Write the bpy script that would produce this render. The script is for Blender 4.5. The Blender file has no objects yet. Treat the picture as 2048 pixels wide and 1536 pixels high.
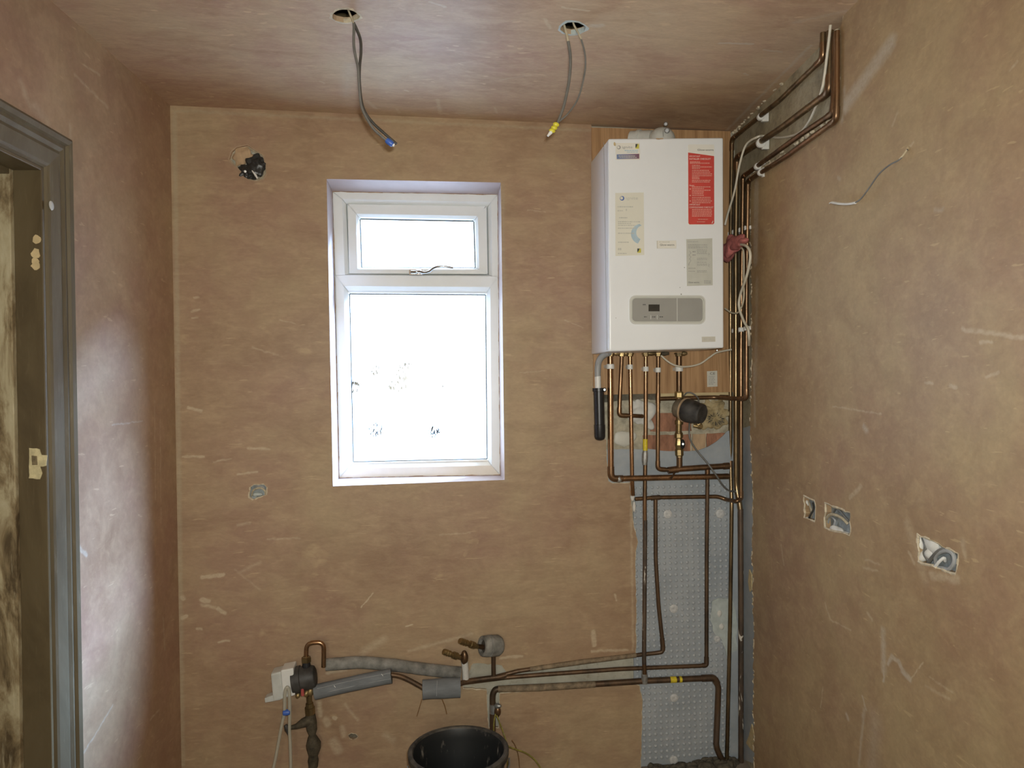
import bpy, bmesh, math, random
from mathutils import Vector, Matrix, noise
from mathutils.geometry import tessellate_polygon
random.seed(7)
S = bpy.context.scene
COL = S.collection

# ------------------------------------------------------------------ camera
FPX = 1450.0
CAM = Vector((0.0, 0.0, 1.48))
YAW = math.radians(7.0)
PITCH = 0.0040
ROLL = 0.0155
Fv = Vector((math.sin(YAW) * math.cos(PITCH), math.cos(YAW) * math.cos(PITCH), -math.sin(PITCH)))
R0 = Vector((math.cos(YAW), -math.sin(YAW), 0))
U0 = R0.cross(Fv)
Rv = (R0 * math.cos(ROLL) - U0 * math.sin(ROLL)).normalized()
Uv = (R0 * math.sin(ROLL) + U0 * math.cos(ROLL)).normalized()
cam = bpy.data.cameras.new('camera')
cam.sensor_width = 36.0
cam.lens = FPX / 2048.0 * 36.0
cam.clip_start = 0.02
co = bpy.data.objects.new('camera', cam)
COL.objects.link(co)
m = Matrix((Rv, Uv, -Fv)).transposed().to_4x4()
m.translation = CAM
co.matrix_world = m
S.camera = co

# ------------------------------------------------------------------ light
S.view_settings.view_transform = 'Standard'
S.view_settings.look = 'None'
S.view_settings.gamma = 1.0
S.view_settings.exposure = 0.0
S.view_settings.use_curve_mapping = False
try:
    S.cycles.use_denoising = True
    S.cycles.max_bounces = 7
    S.cycles.diffuse_bounces = 4
    S.cycles.use_adaptive_sampling = True
    S.cycles.adaptive_threshold = 0.05
    S.cycles.transparent_max_bounces = 8
    S.cycles.caustics_reflective = False
    S.cycles.caustics_refractive = False
    S.cycles.sample_clamp_indirect = 6.0
except Exception:
    pass
W = bpy.data.worlds.new('overcast sky')
S.world = W
W.use_nodes = True
bg = W.node_tree.nodes['Background']
bg.inputs['Color'].default_value = (0.78, 0.89, 1.08, 1)
bg.inputs['Strength'].default_value = 8.0


def add_light(name, kind, loc, energy, color, size=0.1, rot=None, size_y=None):
    l = bpy.data.lights.new(name, kind)
    l.energy = energy
    l.color = color
    if kind == 'AREA':
        l.size = size
        if size_y:
            l.shape = 'RECTANGLE'
            l.size_y = size_y
    else:
        l.shadow_soft_size = size
    o = bpy.data.objects.new(name, l)
    COL.objects.link(o)
    o.location = loc
    if rot:
        o.rotation_euler = rot
    return o


WARM = (1.0, 0.985, 0.80)
fl_ = add_light('phone_flash', 'SPOT', CAM + Rv * 0.03 + Uv * 0.05 - Fv * 0.02, 104.0, (0.985, 1.0, 0.97), 0.02)
fl_.data.spot_size = math.radians(118)
fl_.data.spot_blend = 1.0
fl_.matrix_world = Matrix.Translation(fl_.location) @ co.matrix_world.to_3x3().to_4x4()
add_light('fill_light', 'POINT', (-0.35, -0.85, 1.45), 42.0, WARM, 0.25)  # unseen fill lamp added behind the camera to lift walls and ceiling
# hazy sun behind the cloud, off to the right outside the window
sun = bpy.data.lights.new('hazy_sun', 'SUN')
sun.energy = 55.0
sun.angle = math.radians(30)
sun.color = (0.47, 0.71, 1.20)
so = bpy.data.objects.new('hazy_sun', sun)
COL.objects.link(so)
so.rotation_euler = Vector((-0.700, -0.437, -0.580)).to_track_quat('-Z', 'Y').to_euler()
portal = add_light('window_portal', 'AREA', (-0.04, 2.90, 1.58), 1.0, (1, 1, 1), 0.72, (-math.pi / 2, 0, 0), 1.15)
try:
    portal.data.cycles.is_portal = True
except Exception:
    pass

# ------------------------------------------------------------------ projection of photo points on to the room's planes
D = 2.676                                   # plaster face of the window wall is the plane y = D


def ray(px, py):
    return Fv + Rv * ((px - 1024.0) / FPX) + Uv * ((768.0 - py) / FPX)


def hit(px, py, p0, n):
    d = ray(px, py)
    return CAM + d * ((p0 - CAM).dot(n) / d.dot(n))


def B(px, py, off=0.0):
    """point of the window wall, off metres in front of it"""
    return hit(px, py, Vector((0, D - off, 0)), Vector((0, 1, 0)))


CL = B(340, 211)
CR = B(1462, 262)
_a = math.atan2((972 - 1024) / FPX, 1.0)
SD = (Fv * 1.0 + Rv * ((972 - 1024) / FPX))
SD = Vector((SD.x, SD.y, 0)).normalized()    # direction of the side walls, away from the camera
NL = Vector((SD.y, -SD.x, 0))                # into the room from the left wall
NR = -NL


def L(px, py, off=0.0):
    return hit(px, py, CL + NL * off, NL)


def Rw(px, py, off=0.0):
    return hit(px, py, CR + NR * off, NR)


CEIL_B = (CR.z - CL.z) / (CR.x - CL.x)
NC = Vector((CEIL_B, 0, -1)).normalized()    # down into the room
def ceil_z(x):
    return CL.z + CEIL_B * (x - CL.x)


def Ce(px, py, off=0.0):
    return hit(px, py, CL + NC * off, NC)


def Zp(px, py, z):
    return hit(px, py, Vector((0, 0, z)), Vector((0, 0, 1)))


def Yp(px, py, y):
    return hit(px, py, Vector((0, y, 0)), Vector((0, 1, 0)))


# ------------------------------------------------------------------ mesh helpers
class MB:
    def __init__(s):
        s.v = []
        s.f = []

    def add(s, vs, fs):
        b = len(s.v)
        s.v += [Vector(v) for v in vs]
        s.f += [tuple(i + b for i in f) for f in fs]
        return s

    def tube(s, pts, r, n=12, caps=True):
        pts = [Vector(p) for p in pts]
        q = [pts[0]]
        for p in pts[1:]:
            if (p - q[-1]).length > 1e-5:
                q.append(p)
        pts = q
        if len(pts) < 2:
            return s
        rs = r if isinstance(r, (list, tuple)) else [r] * len(pts)
        if len(rs) < len(pts):
            rs = list(rs) + [rs[-1]] * (len(pts) - len(rs))
        tang = []
        for i in range(len(pts)):
            a = pts[max(i - 1, 0)]
            b = pts[min(i + 1, len(pts) - 1)]
            tang.append((b - a).normalized())
        t0 = tang[0]
        ref = Vector((0, 0, 1)) if abs(t0.z) < 0.9 else Vector((1, 0, 0))
        u = t0.cross(ref).normalized()
        base = len(s.v)
        for i, p in enumerate(pts):
            t = tang[i]
            u = (u - t * u.dot(t))
            u = u.normalized() if u.length > 1e-6 else t.orthogonal().normalized()
            w = t.cross(u)
            for k in range(n):
                a = 2 * math.pi * k / n
                s.v.append(p + (u * math.cos(a) + w * math.sin(a)) * rs[i])
        for i in range(len(pts) - 1):
            for k in range(n):
                k2 = (k + 1) % n
                s.f.append((base + i * n + k, base + i * n + k2, base + (i + 1) * n + k2, base + (i + 1) * n + k))
        if caps:
            s.f.append(tuple(base + k for k in reversed(range(n))))
            e = base + (len(pts) - 1) * n
            s.f.append(tuple(e + k for k in range(n)))
        return s

    def lathe(s, p0, p1, prof, n=20, caps=True):
        """prof: (t along p0-p1 in 0..1, radius)"""
        p0 = Vector(p0)
        p1 = Vector(p1)
        t = (p1 - p0).normalized()
        u = t.orthogonal().normalized()
        w = t.cross(u)
        base = len(s.v)
        for (a, r) in prof:
            c = p0.lerp(p1, a)
            for k in range(n):
                q = 2 * math.pi * k / n
                s.v.append(c + (u * math.cos(q) + w * math.sin(q)) * r)
        for i in range(len(prof) - 1):
            for k in range(n):
                k2 = (k + 1) % n
                s.f.append((base + i * n + k, base + i * n + k2, base + (i + 1) * n + k2, base + (i + 1) * n + k))
        if caps:
            s.f.append(tuple(base + k for k in reversed(range(n))))
            e = base + (len(prof) - 1) * n
            s.f.append(tuple(e + k for k in range(n)))
        return s

    def prism(s, loop, vec, holes=(), back=True):
        """polygon (3-D loop, holes) extruded by vec (loop is the front)"""
        loops = [list(map(Vector, loop))] + [list(map(Vector, h)) for h in holes]
        flat = [p for l in loops for p in l]
        tris = tessellate_polygon(loops)
        vec = Vector(vec)
        N = len(flat)
        base = len(s.v)
        s.v += flat + [p + vec for p in flat]
        for t in tris:
            a, b, c = t
            nrm = (flat[b] - flat[a]).cross(flat[c] - flat[a])
            if nrm.dot(vec) > 0:
                a, b, c = c, b, a
            s.f.append((base + a, base + b, base + c))
            if back:
                s.f.append((base + N + c, base + N + b, base + N + a))
        o = 0
        for l in loops:
            n = len(l)
            for i in range(n):
                j = (i + 1) % n
                s.f.append((base + o + i, base + o + j, base + N + o + j, base + N + o + i))
            o += n
        return s

    def box8(s, c):
        return s.add(c, [(0, 1, 2, 3), (7, 6, 5, 4), (0, 4, 5, 1), (1, 5, 6, 2), (2, 6, 7, 3), (3, 7, 4, 0)])

    def box(s, o, ex, ey, ez):
        o, ex, ey, ez = map(Vector, (o, ex, ey, ez))
        return s.box8([o, o + ex, o + ex + ey, o + ey, o + ez, o + ex + ez, o + ex + ey + ez, o + ey + ez])

    def blob(s, c, rx, ry, rz, nu=16, nv=10, amp=0.15, freq=12.0, seed=0.0):
        c = Vector(c)
        rx, ry, rz = map(Vector, (rx, ry, rz))
        base = len(s.v)
        for j in range(nv + 1):
            th = math.pi * j / nv
            for i in range(nu):
                ph = 2 * math.pi * i / nu
                d = rx * math.sin(th) * math.cos(ph) + ry * math.sin(th) * math.sin(ph) + rz * math.cos(th)
                q = c + d
                k = 1 + amp * noise.noise(q * freq + Vector((seed, seed * 2, 0)))
                if j in (0, nv):
                    k = 1.0
                s.v.append(c + d * k)
        for j in range(nv):
            for i in range(nu):
                i2 = (i + 1) % nu
                s.f.append((base + j * nu + i, base + (j + 1) * nu + i, base + (j + 1) * nu + i2, base + j * nu + i2))
        return s

    def build(s, name, mat, parent=None, smooth=False, bevel=0.0, origin=None, segs=2):
        me = bpy.data.meshes.new(name)
        if parent is None:
            if origin is None:
                xs = [v.x for v in s.v]
                ys = [v.y for v in s.v]
                zs = [v.z for v in s.v]
                origin = Vector(((min(xs) + max(xs)) / 2, (min(ys) + max(ys)) / 2, min(zs)))
            o0 = Vector(origin)
        else:
            o0 = world_loc(parent)
        me.from_pydata([v - o0 for v in s.v], [], s.f)
        bm = bmesh.new()
        bm.from_mesh(me)
        bmesh.ops.remove_doubles(bm, verts=bm.verts, dist=1e-6)
        bmesh.ops.recalc_face_normals(bm, faces=bm.faces)
        if bevel > 0:
            es = [e for e in bm.edges if len(e.link_faces) == 2 and e.calc_face_angle(0) > 0.6]
            bmesh.ops.bevel(bm, geom=es, offset=bevel, segments=segs, profile=0.6, affect='EDGES', clamp_overlap=True)
        bm.to_mesh(me)
        bm.free()
        if smooth:
            for p in me.polygons:
                p.use_smooth = True
            try:
                me.set_sharp_from_angle(angle=math.radians(40))
            except Exception:
                pass
        o = bpy.data.objects.new(name, me)
        COL.objects.link(o)
        if mat:
            me.materials.append(mat)
        if parent is None:
            o.location = o0
        else:
            o.parent = parent
        return o


def world_loc(o):
    v = Vector(o.location)
    while o.parent is not None:
        o = o.parent
        v = v + o.location
    return v


def empty(name, loc):
    o = bpy.data.objects.new(name, None)
    COL.objects.link(o)
    o.location = loc
    o.empty_display_size = 0.05
    return o


def tag(o, label, cat, group=None):
    o['label'] = label
    o['category'] = cat
    if group:
        o['group'] = group
    return o


def struct(o):
    o['kind'] = 'structure'
    return o


def plabel(o, label):
    o['label'] = label
    return o


def path(pts, bend=0.02, n=5):
    """polyline with rounded corners"""
    pts = [Vector(p) for p in pts]
    out = [pts[0]]
    for i in range(1, len(pts) - 1):
        a, b, c = pts[i - 1], pts[i], pts[i + 1]
        d1 = (a - b)
        d2 = (c - b)
        r = min(bend, d1.length * 0.45, d2.length * 0.45)
        p1 = b + d1.normalized() * r
        p2 = b + d2.normalized() * r
        for k in range(n + 1):
            t = k / n
            out.append(p1.lerp(b, t).lerp(b.lerp(p2, t), t))
    out.append(pts[-1])
    return out


def spline(pts, n=8):
    """Catmull-Rom through points"""
    P = [Vector(p) for p in pts]
    P = [P[0] * 2 - P[1]] + P + [P[-1] * 2 - P[-2]]
    out = []
    for i in range(1, len(P) - 2):
        p0, p1, p2, p3 = P[i - 1:i + 3]
        for k in range(n):
            t = k / n
            out.append(0.5 * ((2 * p1) + (p2 - p0) * t + (2 * p0 - 5 * p1 + 4 * p2 - p3) * t * t + (3 * p1 - p0 - 3 * p2 + p3) * t ** 3))
    out.append(P[-2])
    return out


def ragged(pts, amp=2.0, step=8.0, closed=True, seed=0):
    """photo-space polygon with a broken edge"""
    rnd = random.Random(seed)
    out = []
    n = len(pts)
    for i in range(n if closed else n - 1):
        a = pts[i]
        b = pts[(i + 1) % n]
        d = math.hypot(b[0] - a[0], b[1] - a[1])
        k = max(1, int(d / step))
        for j in range(k):
            t = j / k
            ja = amp if (i or j) else 0
            out.append((a[0] + (b[0] - a[0]) * t + rnd.uniform(-ja, ja), a[1] + (b[1] - a[1]) * t + rnd.uniform(-ja, ja)))
    if not closed:
        out.append(pts[-1])
    return out


def ell(cx, cy, rx, ry, n=24, amp=0.0, seed=0, rot=0.0):
    rnd = random.Random(seed)
    o = []
    for i in range(n):
        a = 2 * math.pi * i / n
        k = 1 + rnd.uniform(-amp, amp)
        x, y = rx * k * math.cos(a), ry * k * math.sin(a)
        o.append((cx + x * math.cos(rot) - y * math.sin(rot), cy + x * math.sin(rot) + y * math.cos(rot)))
    return o


def rrect(x0, y0, x1, y1, r, n=5):
    o = []
    for (cx, cy, a0) in ((x1 - r, y0 + r, -90), (x1 - r, y1 - r, 0), (x0 + r, y1 - r, 90), (x0 + r, y0 + r, 180)):
        for k in range(n + 1):
            a = math.radians(a0 + 90 * k / n)
            o.append((cx + r * math.cos(a), cy + r * math.sin(a)))
    return o


def onB(pts, off):
    return [B(x, y, off) for x, y in pts]


def plateB(pts, off, depth, holes=()):
    """plate parallel to the window wall: front face at off, depth towards the wall"""
    return MB().prism(onB(pts, off), Vector((0, depth, 0)), [onB(h, off) for h in holes])


# ------------------------------------------------------------------ materials
def nodes(name):
    mt = bpy.data.materials.new(name)
    mt.use_nodes = True
    nt = mt.node_tree
    return mt, nt, nt.nodes['Principled BSDF']


def rgba(c):
    return (c[0], c[1], c[2], 1.0)


def nz(nt, scale, detail=4, rough=0.55, stretch=None, seed=0.0, dist=0.0):
    tc = nt.nodes.new('ShaderNodeTexCoord')
    mp = nt.nodes.new('ShaderNodeMapping')
    nt.links.new(tc.outputs['Object'], mp.inputs['Vector'])
    if stretch:
        mp.inputs['Scale'].default_value = stretch
    mp.inputs['Location'].default_value = (seed, seed * 0.7, seed * 1.3)
    n = nt.nodes.new('ShaderNodeTexNoise')
    n.inputs['Scale'].default_value = scale
    n.inputs['Detail'].default_value = detail
    n.inputs['Roughness'].default_value = rough
    n.inputs['Distortion'].default_value = dist
    nt.links.new(mp.outputs['Vector'], n.inputs['Vector'])
    return n.outputs['Fac']


def ramp(nt, fac, stops):
    r = nt.nodes.new('ShaderNodeValToRGB')
    e = r.color_ramp.elements
    while len(e) < len(stops):
        e.new(0.5)
    for el, (p, c) in zip(e, stops):
        el.position = p
        el.color = rgba(c) if isinstance(c, (tuple, list)) else (c, c, c, 1)
    nt.links.new(fac, r.inputs['Fac'])
    return r.outputs['Color']


def mix(nt, fac, a, b, mode='MIX'):
    mx = nt.nodes.new('ShaderNodeMix')
    mx.data_type = 'RGBA'
    mx.blend_type = mode
    for sock, val in ((mx.inputs[0], fac), (mx.inputs[6], a), (mx.inputs[7], b)):
        if isinstance(val, (int, float)):
            sock.default_value = val
        elif isinstance(val, (tuple, list)):
            sock.default_value = rgba(val)
        else:
            nt.links.new(val, sock)
    return mx.outputs[2]


def bump(nt, h, strength, dist, bs):
    b = nt.nodes.new('ShaderNodeBump')
    b.inputs['Strength'].default_value = strength
    b.inputs['Distance'].default_value = dist
    nt.links.new(h, b.inputs['Height'])
    nt.links.new(b.outputs['Normal'], bs.inputs['Normal'])


def simple(name, col, rough=0.5, metal=0.0, var=0.12, scale=30.0, spec=0.5, bmp=0.0, stretch=None):
    mt, nt, bs = nodes(name)
    f = nz(nt, scale, 4, 0.6, stretch)
    lo = tuple(max(0, c * (1 - var)) for c in col)
    hi = tuple(min(1, c * (1 + var)) for c in col)
    nt.links.new(ramp(nt, f, [(0.3, lo), (0.7, hi)]), bs.inputs['Base Color'])
    bs.inputs['Roughness'].default_value = rough
    bs.inputs['Metallic'].default_value = metal
    bs.inputs['Specular IOR Level'].default_value = spec
    if bmp:
        bump(nt, f, bmp, 0.002, bs)
    return mt


STROKES = {}


def plaster(name, tone=(1, 1, 1), seed=0.0, streak=(1, 1, 6), buff=1.0, strokes=(), org=None):
    """skimmed pink-brown plaster: damp patches, dry buff trowel smears, fine trowel lines"""
    mt, nt, bs = nodes(name)
    t = lambda c: tuple(a * b for a, b in zip(c, tone))
    big = nz(nt, 1.7, 4, 0.6, None, seed)
    base = ramp(nt, big, [(0.30, t((0.262, 0.180, 0.124))), (0.45, t((0.340, 0.246, 0.178))), (0.57, t((0.368, 0.290, 0.204))), (0.72, t((0.435, 0.345, 0.250)))])
    pink = nz(nt, 2.6, 4, 0.6, None, seed + 9)
    base = mix(nt, ramp(nt, pink, [(0.47, 0.0), (0.64, 0.75)]), base, t((0.315, 0.208, 0.165)))
    mid = nz(nt, 11, 4, 0.65, streak, seed + 3, 0.6)
    base = mix(nt, ramp(nt, mid, [(0.42, 0.0), (0.66, 0.42)]), base, t((0.455, 0.358, 0.258)))
    md2 = nz(nt, 5, 4, 0.68, (streak[0] * 0.8, streak[1], streak[2]), seed + 40, 1.0)
    base = mix(nt, ramp(nt, md2, [(0.48, 0.0), (0.68, 0.42)]), base, t((0.255, 0.172, 0.118)))
    md3 = nz(nt, 26, 3, 0.6, (streak[0] * 0.6, streak[1], streak[2] * 1.6), seed + 44, 0.5)
    base = mix(nt, ramp(nt, md3, [(0.54, 0.0), (0.70, 0.22)]), base, t((0.50, 0.395, 0.280)))
    fine = nz(nt, 60, 3, 0.7, streak, seed + 5)
    base = mix(nt, 0.09, base, ramp(nt, fine, [(0.3, 0.25), (0.7, 1.0)]), 'OVERLAY')
    sm = nz(nt, 4.6, 3, 0.5, (streak[0], streak[1], streak[2] * 0.8), seed + 12, 1.6)
    sm2 = nz(nt, 22, 4, 0.6, streak, seed + 14, 0.5)
    msk = mix(nt, 1.0, ramp(nt, sm, [(0.66, 0.0), (0.70, 1.0)]), ramp(nt, sm2, [(0.42, 0.0), (0.60, 1.0)]), 'MULTIPLY')
    msk = mix(nt, 1.0, msk, (0.62 * buff,) * 3, 'MULTIPLY')
    base = mix(nt, msk, base, t((0.57, 0.47, 0.32)))
    scr = nz(nt, 14, 2, 0.5, (streak[0], streak[1], streak[2] * 5), seed + 21, 0.3)
    base = mix(nt, ramp(nt, scr, [(0.70, 0.0), (0.73, 0.55)]), base, t((0.53, 0.425, 0.305)))
    if strokes:
        tc = nt.nodes.new('ShaderNodeTexCoord')
        wob = nt.nodes.new('ShaderNodeTexNoise')
        wob.inputs['Scale'].default_value = 45.0
        wob.inputs['Detail'].default_value = 3.0
        nt.links.new(tc.outputs['Object'], wob.inputs['Vector'])
        def vm(op, a, b=None, scale=None):
            n = nt.nodes.new('ShaderNodeVectorMath')
            n.operation = op
            for i, v in enumerate((a, b)):
                if v is None:
                    continue
                if isinstance(v, Vector):
                    n.inputs[i].default_value = v
                else:
                    nt.links.new(v, n.inputs[i])
            if scale is not None:
                if isinstance(scale, float):
                    n.inputs['Scale'].default_value = scale
                else:
                    nt.links.new(scale, n.inputs['Scale'])
            return n
        def sm(op, a, b, clamp=False):
            n = nt.nodes.new('ShaderNodeMath')
            n.operation = op
            n.use_clamp = clamp
            for i, v in enumerate((a, b)):
                if isinstance(v, float):
                    n.inputs[i].default_value = v
                else:
                    nt.links.new(v, n.inputs[i])
            return n.outputs[0]
        w0 = vm('SUBTRACT', wob.outputs['Color'], Vector((0.5, 0.5, 0.5)))
        pos = vm('ADD', tc.outputs['Object'], vm('SCALE', w0.outputs[0], scale=0.013).outputs[0]).outputs[0]
        groups = {}
        for (a, b, w, soft, k, colr) in strokes:
            a = Vector(a) - org
            ab = Vector(b) - org - a
            d = vm('SUBTRACT', pos, a).outputs[0]
            if ab.length > 1e-4:
                t = vm('DOT_PRODUCT', d, ab / ab.length_squared).outputs['Value']
                t = sm('MULTIPLY', t, 1.0, True)
                d = vm('SUBTRACT', d, vm('SCALE', ab, scale=t).outputs[0]).outputs[0]
            ln = vm('LENGTH', d).outputs['Value']
            mk = sm('MULTIPLY', sm('MULTIPLY', sm('SUBTRACT', w, ln), 1.0 / max(w * soft, 1e-5), True), k)
            groups.setdefault(colr, []).append(mk)
        for colr, ms in groups.items():
            tot = ms[0]
            for q in ms[1:]:
                tot = sm('MAXIMUM', tot, q)
            tot = sm('MULTIPLY', tot, ramp(nt, fine, [(0.25, 0.45), (0.6, 1.0)]))
            base = mix(nt, tot, base, colr)
    nt.links.new(base, bs.inputs['Base Color'])
    rg = ramp(nt, big, [(0.3, 0.44), (0.7, 0.62)])
    nt.links.new(rg, bs.inputs['Roughness'])
    bs.inputs['Specular IOR Level'].default_value = 0.45
    hgt = mix(nt, 0.5, fine, mid, 'ADD')
    bump(nt, hgt, 0.09, 0.004, bs)
    return mt


def copper(name, bright, tarn, metal=0.9, rough=0.34, amount=(0.42, 0.66), paint=0.0):
    mt, nt, bs = nodes(name)
    f = nz(nt, 14, 5, 0.65, (1, 1, 0.35), random.random() * 9)
    c = ramp(nt, f, [(amount[0], bright), (amount[1], tarn)])
    g = nz(nt, 70, 4, 0.7, (1, 1, 0.3), random.random() * 9)
    c = mix(nt, ramp(nt, g, [(0.55, 0.0), (0.78, 0.3)]), c, tuple(x * 0.45 for x in tarn))
    if paint:
        h = nz(nt, 22, 4, 0.7, (1, 1, 0.22), 4.4, 0.8)
        k = ramp(nt, h, [(0.60, 0.0), (0.63, 1.0)])
        c = mix(nt, k, c, (0.62, 0.58, 0.50))
        inv = ramp(nt, h, [(0.60, metal), (0.63, 0.0)])
        nt.links.new(inv, bs.inputs['Metallic'])
    else:
        bs.inputs['Metallic'].default_value = metal
    nt.links.new(c, bs.inputs['Base Color'])
    nt.links.new(ramp(nt, f, [(0.3, rough * 0.8), (0.7, rough * 1.5)]), bs.inputs['Roughness'])
    bump(nt, g, 0.12, 0.0006, bs)
    return mt


REVEAL = 0.145                               # depth of the window frame behind the plaster face
M = {}
BUFF = (0.60, 0.50, 0.345)
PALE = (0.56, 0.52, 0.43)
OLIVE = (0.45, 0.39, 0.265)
PX = 1 / 540.0


def strk(fn, rows):
    return [(fn(x0, y0), fn(x1, y1), w * PX, soft, k, c) for (x0, y0, x1, y1, w, soft, k, c) in rows]


back_rows = [(376, 815, 402, 822, 4, .6, .8, BUFF), (496, 896, 538, 898, 3.5, .7, .7, BUFF), (366, 914, 408, 913, 3, .6, .7, BUFF), (426, 924, 462, 918, 2.5, .7, .6, BUFF),
    (475, 949, 515, 944, 3, .7, .7, BUFF), (388, 595, 396, 594, 3, .6, .6, BUFF), (383, 622, 398, 620, 3, .6, .6, BUFF), (385, 637, 394, 636, 2.5, .6, .6, BUFF),
    (404, 1155, 446, 1150, 5, .5, .85, BUFF), (404, 1200, 416, 1202, 6, .5, .85, BUFF), (404, 1210, 430, 1215, 5, .7, .6, BUFF), (436, 1218, 449, 1226, 5, .5, .8, BUFF),
    (365, 1195, 367, 1198, 5, .5, .8, BUFF), (364, 1236, 372, 1232, 5, .5, .8, BUFF), (723, 1215, 746, 1186, 1.6, .5, .9, BUFF), (812, 1254, 825, 1249, 2.2, .5, .95, BUFF),
    (727, 1303, 768, 1278, 12, .9, .5, BUFF), (817, 1302, 943, 1268, 5, .9, .5, BUFF), (437, 1284, 459, 1281, 3, .6, .8, BUFF), (393, 1258, 404, 1258, 3, .6, .8, BUFF),
    (1187, 1263, 1188, 1290, 6, .5, .8, BUFF), (1183, 1302, 1255, 1300, 3.5, .6, .7, BUFF), (1000, 1316, 1045, 1312, 4, .6, .7, BUFF), (1230, 1190, 1233, 1200, 3, .6, .7, BUFF),
    (655, 1346, 692, 1338, 5, .6, .7, BUFF), (652, 1440, 655, 1448, 9, .6, .6, BUFF), (668, 1485, 676, 1500, 13, .6, .6, BUFF), (684, 1455, 688, 1470, 8, .7, .55, BUFF),
    (668, 1435, 671, 1436, 5, .4, .9, BUFF), (638, 1405, 640, 1430, 7, .7, .6, BUFF), (690, 1410, 715, 1440, 5, .9, .5, BUFF), (785, 1480, 770, 1470, 10, .9, .45, BUFF),
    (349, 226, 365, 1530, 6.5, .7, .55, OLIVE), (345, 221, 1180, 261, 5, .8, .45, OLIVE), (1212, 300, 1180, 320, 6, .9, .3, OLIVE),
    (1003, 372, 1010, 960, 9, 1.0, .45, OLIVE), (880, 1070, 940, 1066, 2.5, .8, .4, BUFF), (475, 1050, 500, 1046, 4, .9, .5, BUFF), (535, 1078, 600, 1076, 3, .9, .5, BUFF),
    (480, 1145, 520, 1125, 6, .9, .35, BUFF), (520, 1180, 470, 1140, 3, .9, .3, BUFF), (1055, 420, 1090, 424, 2, .8, .5, BUFF), (1130, 640, 1165, 655, 2, .8, .5, BUFF),
    (560, 640, 590, 648, 2, .8, .5, BUFF), (505, 695, 556, 710, 3, .8, .4, BUFF), (1262, 1010, 1266, 1300, 4, .9, .5, BUFF), (1040, 745, 1090, 742, 2, .8, .45, BUFF)]
right_rows = [(1690, 212, 1782, 86, 19, .75, .75, PALE), (1688, 180, 1684, 240, 9, .9, .5, PALE), (1513, 372, 1511, 520, 18, .6, .62, PALE), (1514, 560, 1511, 760, 14, .9, .42, PALE),
    (1508, 730, 1510, 850, 9, .6, .55, PALE), (1766, 1262, 1768, 1345, 10, .9, .65, PALE), (1768, 1345, 1767, 1362, 4, .6, .7, PALE), (1776, 1328, 1784, 1314, 5, .6, .7, PALE),
    (1784, 1314, 1797, 1322, 5, .6, .7, PALE), (1797, 1322, 1805, 1342, 5.5, .6, .7, PALE), (1805, 1342, 1820, 1358, 7, .6, .7, PALE), (1820, 1360, 1846, 1325, 2, .6, .7, BUFF),
    (1725, 1394, 1732, 1418, 4, .6, .6, PALE), (1728, 1420, 1718, 1530, 6, .8, .5, PALE), (1750, 1440, 1745, 1536, 30, 1.0, .28, PALE), (1693, 1430, 1697, 1438, 6, .7, .7, PALE),
    (1925, 658, 2048, 676, 4, .7, .6, BUFF), (1728, 854, 1733, 860, 8, .8, .6, PALE), (1666, 813, 1762, 828, 2.4, .7, .5, BUFF), (1960, 686, 1985, 684, 3, .6, .6, BUFF),
    (1972, 753, 1998, 744, 3, .6, .5, BUFF), (1900, 772, 1912, 774, 4, .6, .6, BUFF), (1850, 766, 1866, 765, 3, .6, .5, BUFF), (1562, 1090, 1568, 1130, 3, .6, .6, BUFF),
    (1650, 1205, 1660, 1238, 3, .7, .6, BUFF), (1660, 1240, 1702, 1260, 2.4, .7, .5, BUFF), (1735, 1225, 1745, 1240, 4, .7, .6, BUFF), (1641, 1415, 1646, 1375, 2.6, .7, .6, BUFF),
    (1700, 995, 1722, 973, 6, .6, .55, BUFF), (1818, 1105, 1828, 1125, 4, .6, .6, BUFF), (1815, 1050, 1850, 1160, 14, 1.0, .35, BUFF), (1862, 1150, 1915, 1160, 8, .7, .6, BUFF),
    (1925, 1085, 1930, 1110, 7, .8, .5, BUFF), (1870, 420, 1885, 418, 5, .8, .35, PALE), (1676, 355, 1680, 360, 5, .8, .45, PALE), (1795, 225, 1785, 250, 4, .7, .45, BUFF),
    (1530, 465, 1545, 470, 20, 1.0, .35, OLIVE), (2020, 140, 2035, 122, 2.5, .6, .55, BUFF), (1812, 300, 1826, 285, 3, .7, .6, BUFF),
    (1850, 1370, 1900, 1400, 3, .9, .5, BUFF), (1860, 1355, 1905, 1385, 2.5, .9, .5, BUFF), (1730, 1120, 1760, 1128, 3, .9, .5, BUFF), (1725, 1135, 1755, 1142, 3, .9, .5, BUFF)]
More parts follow.
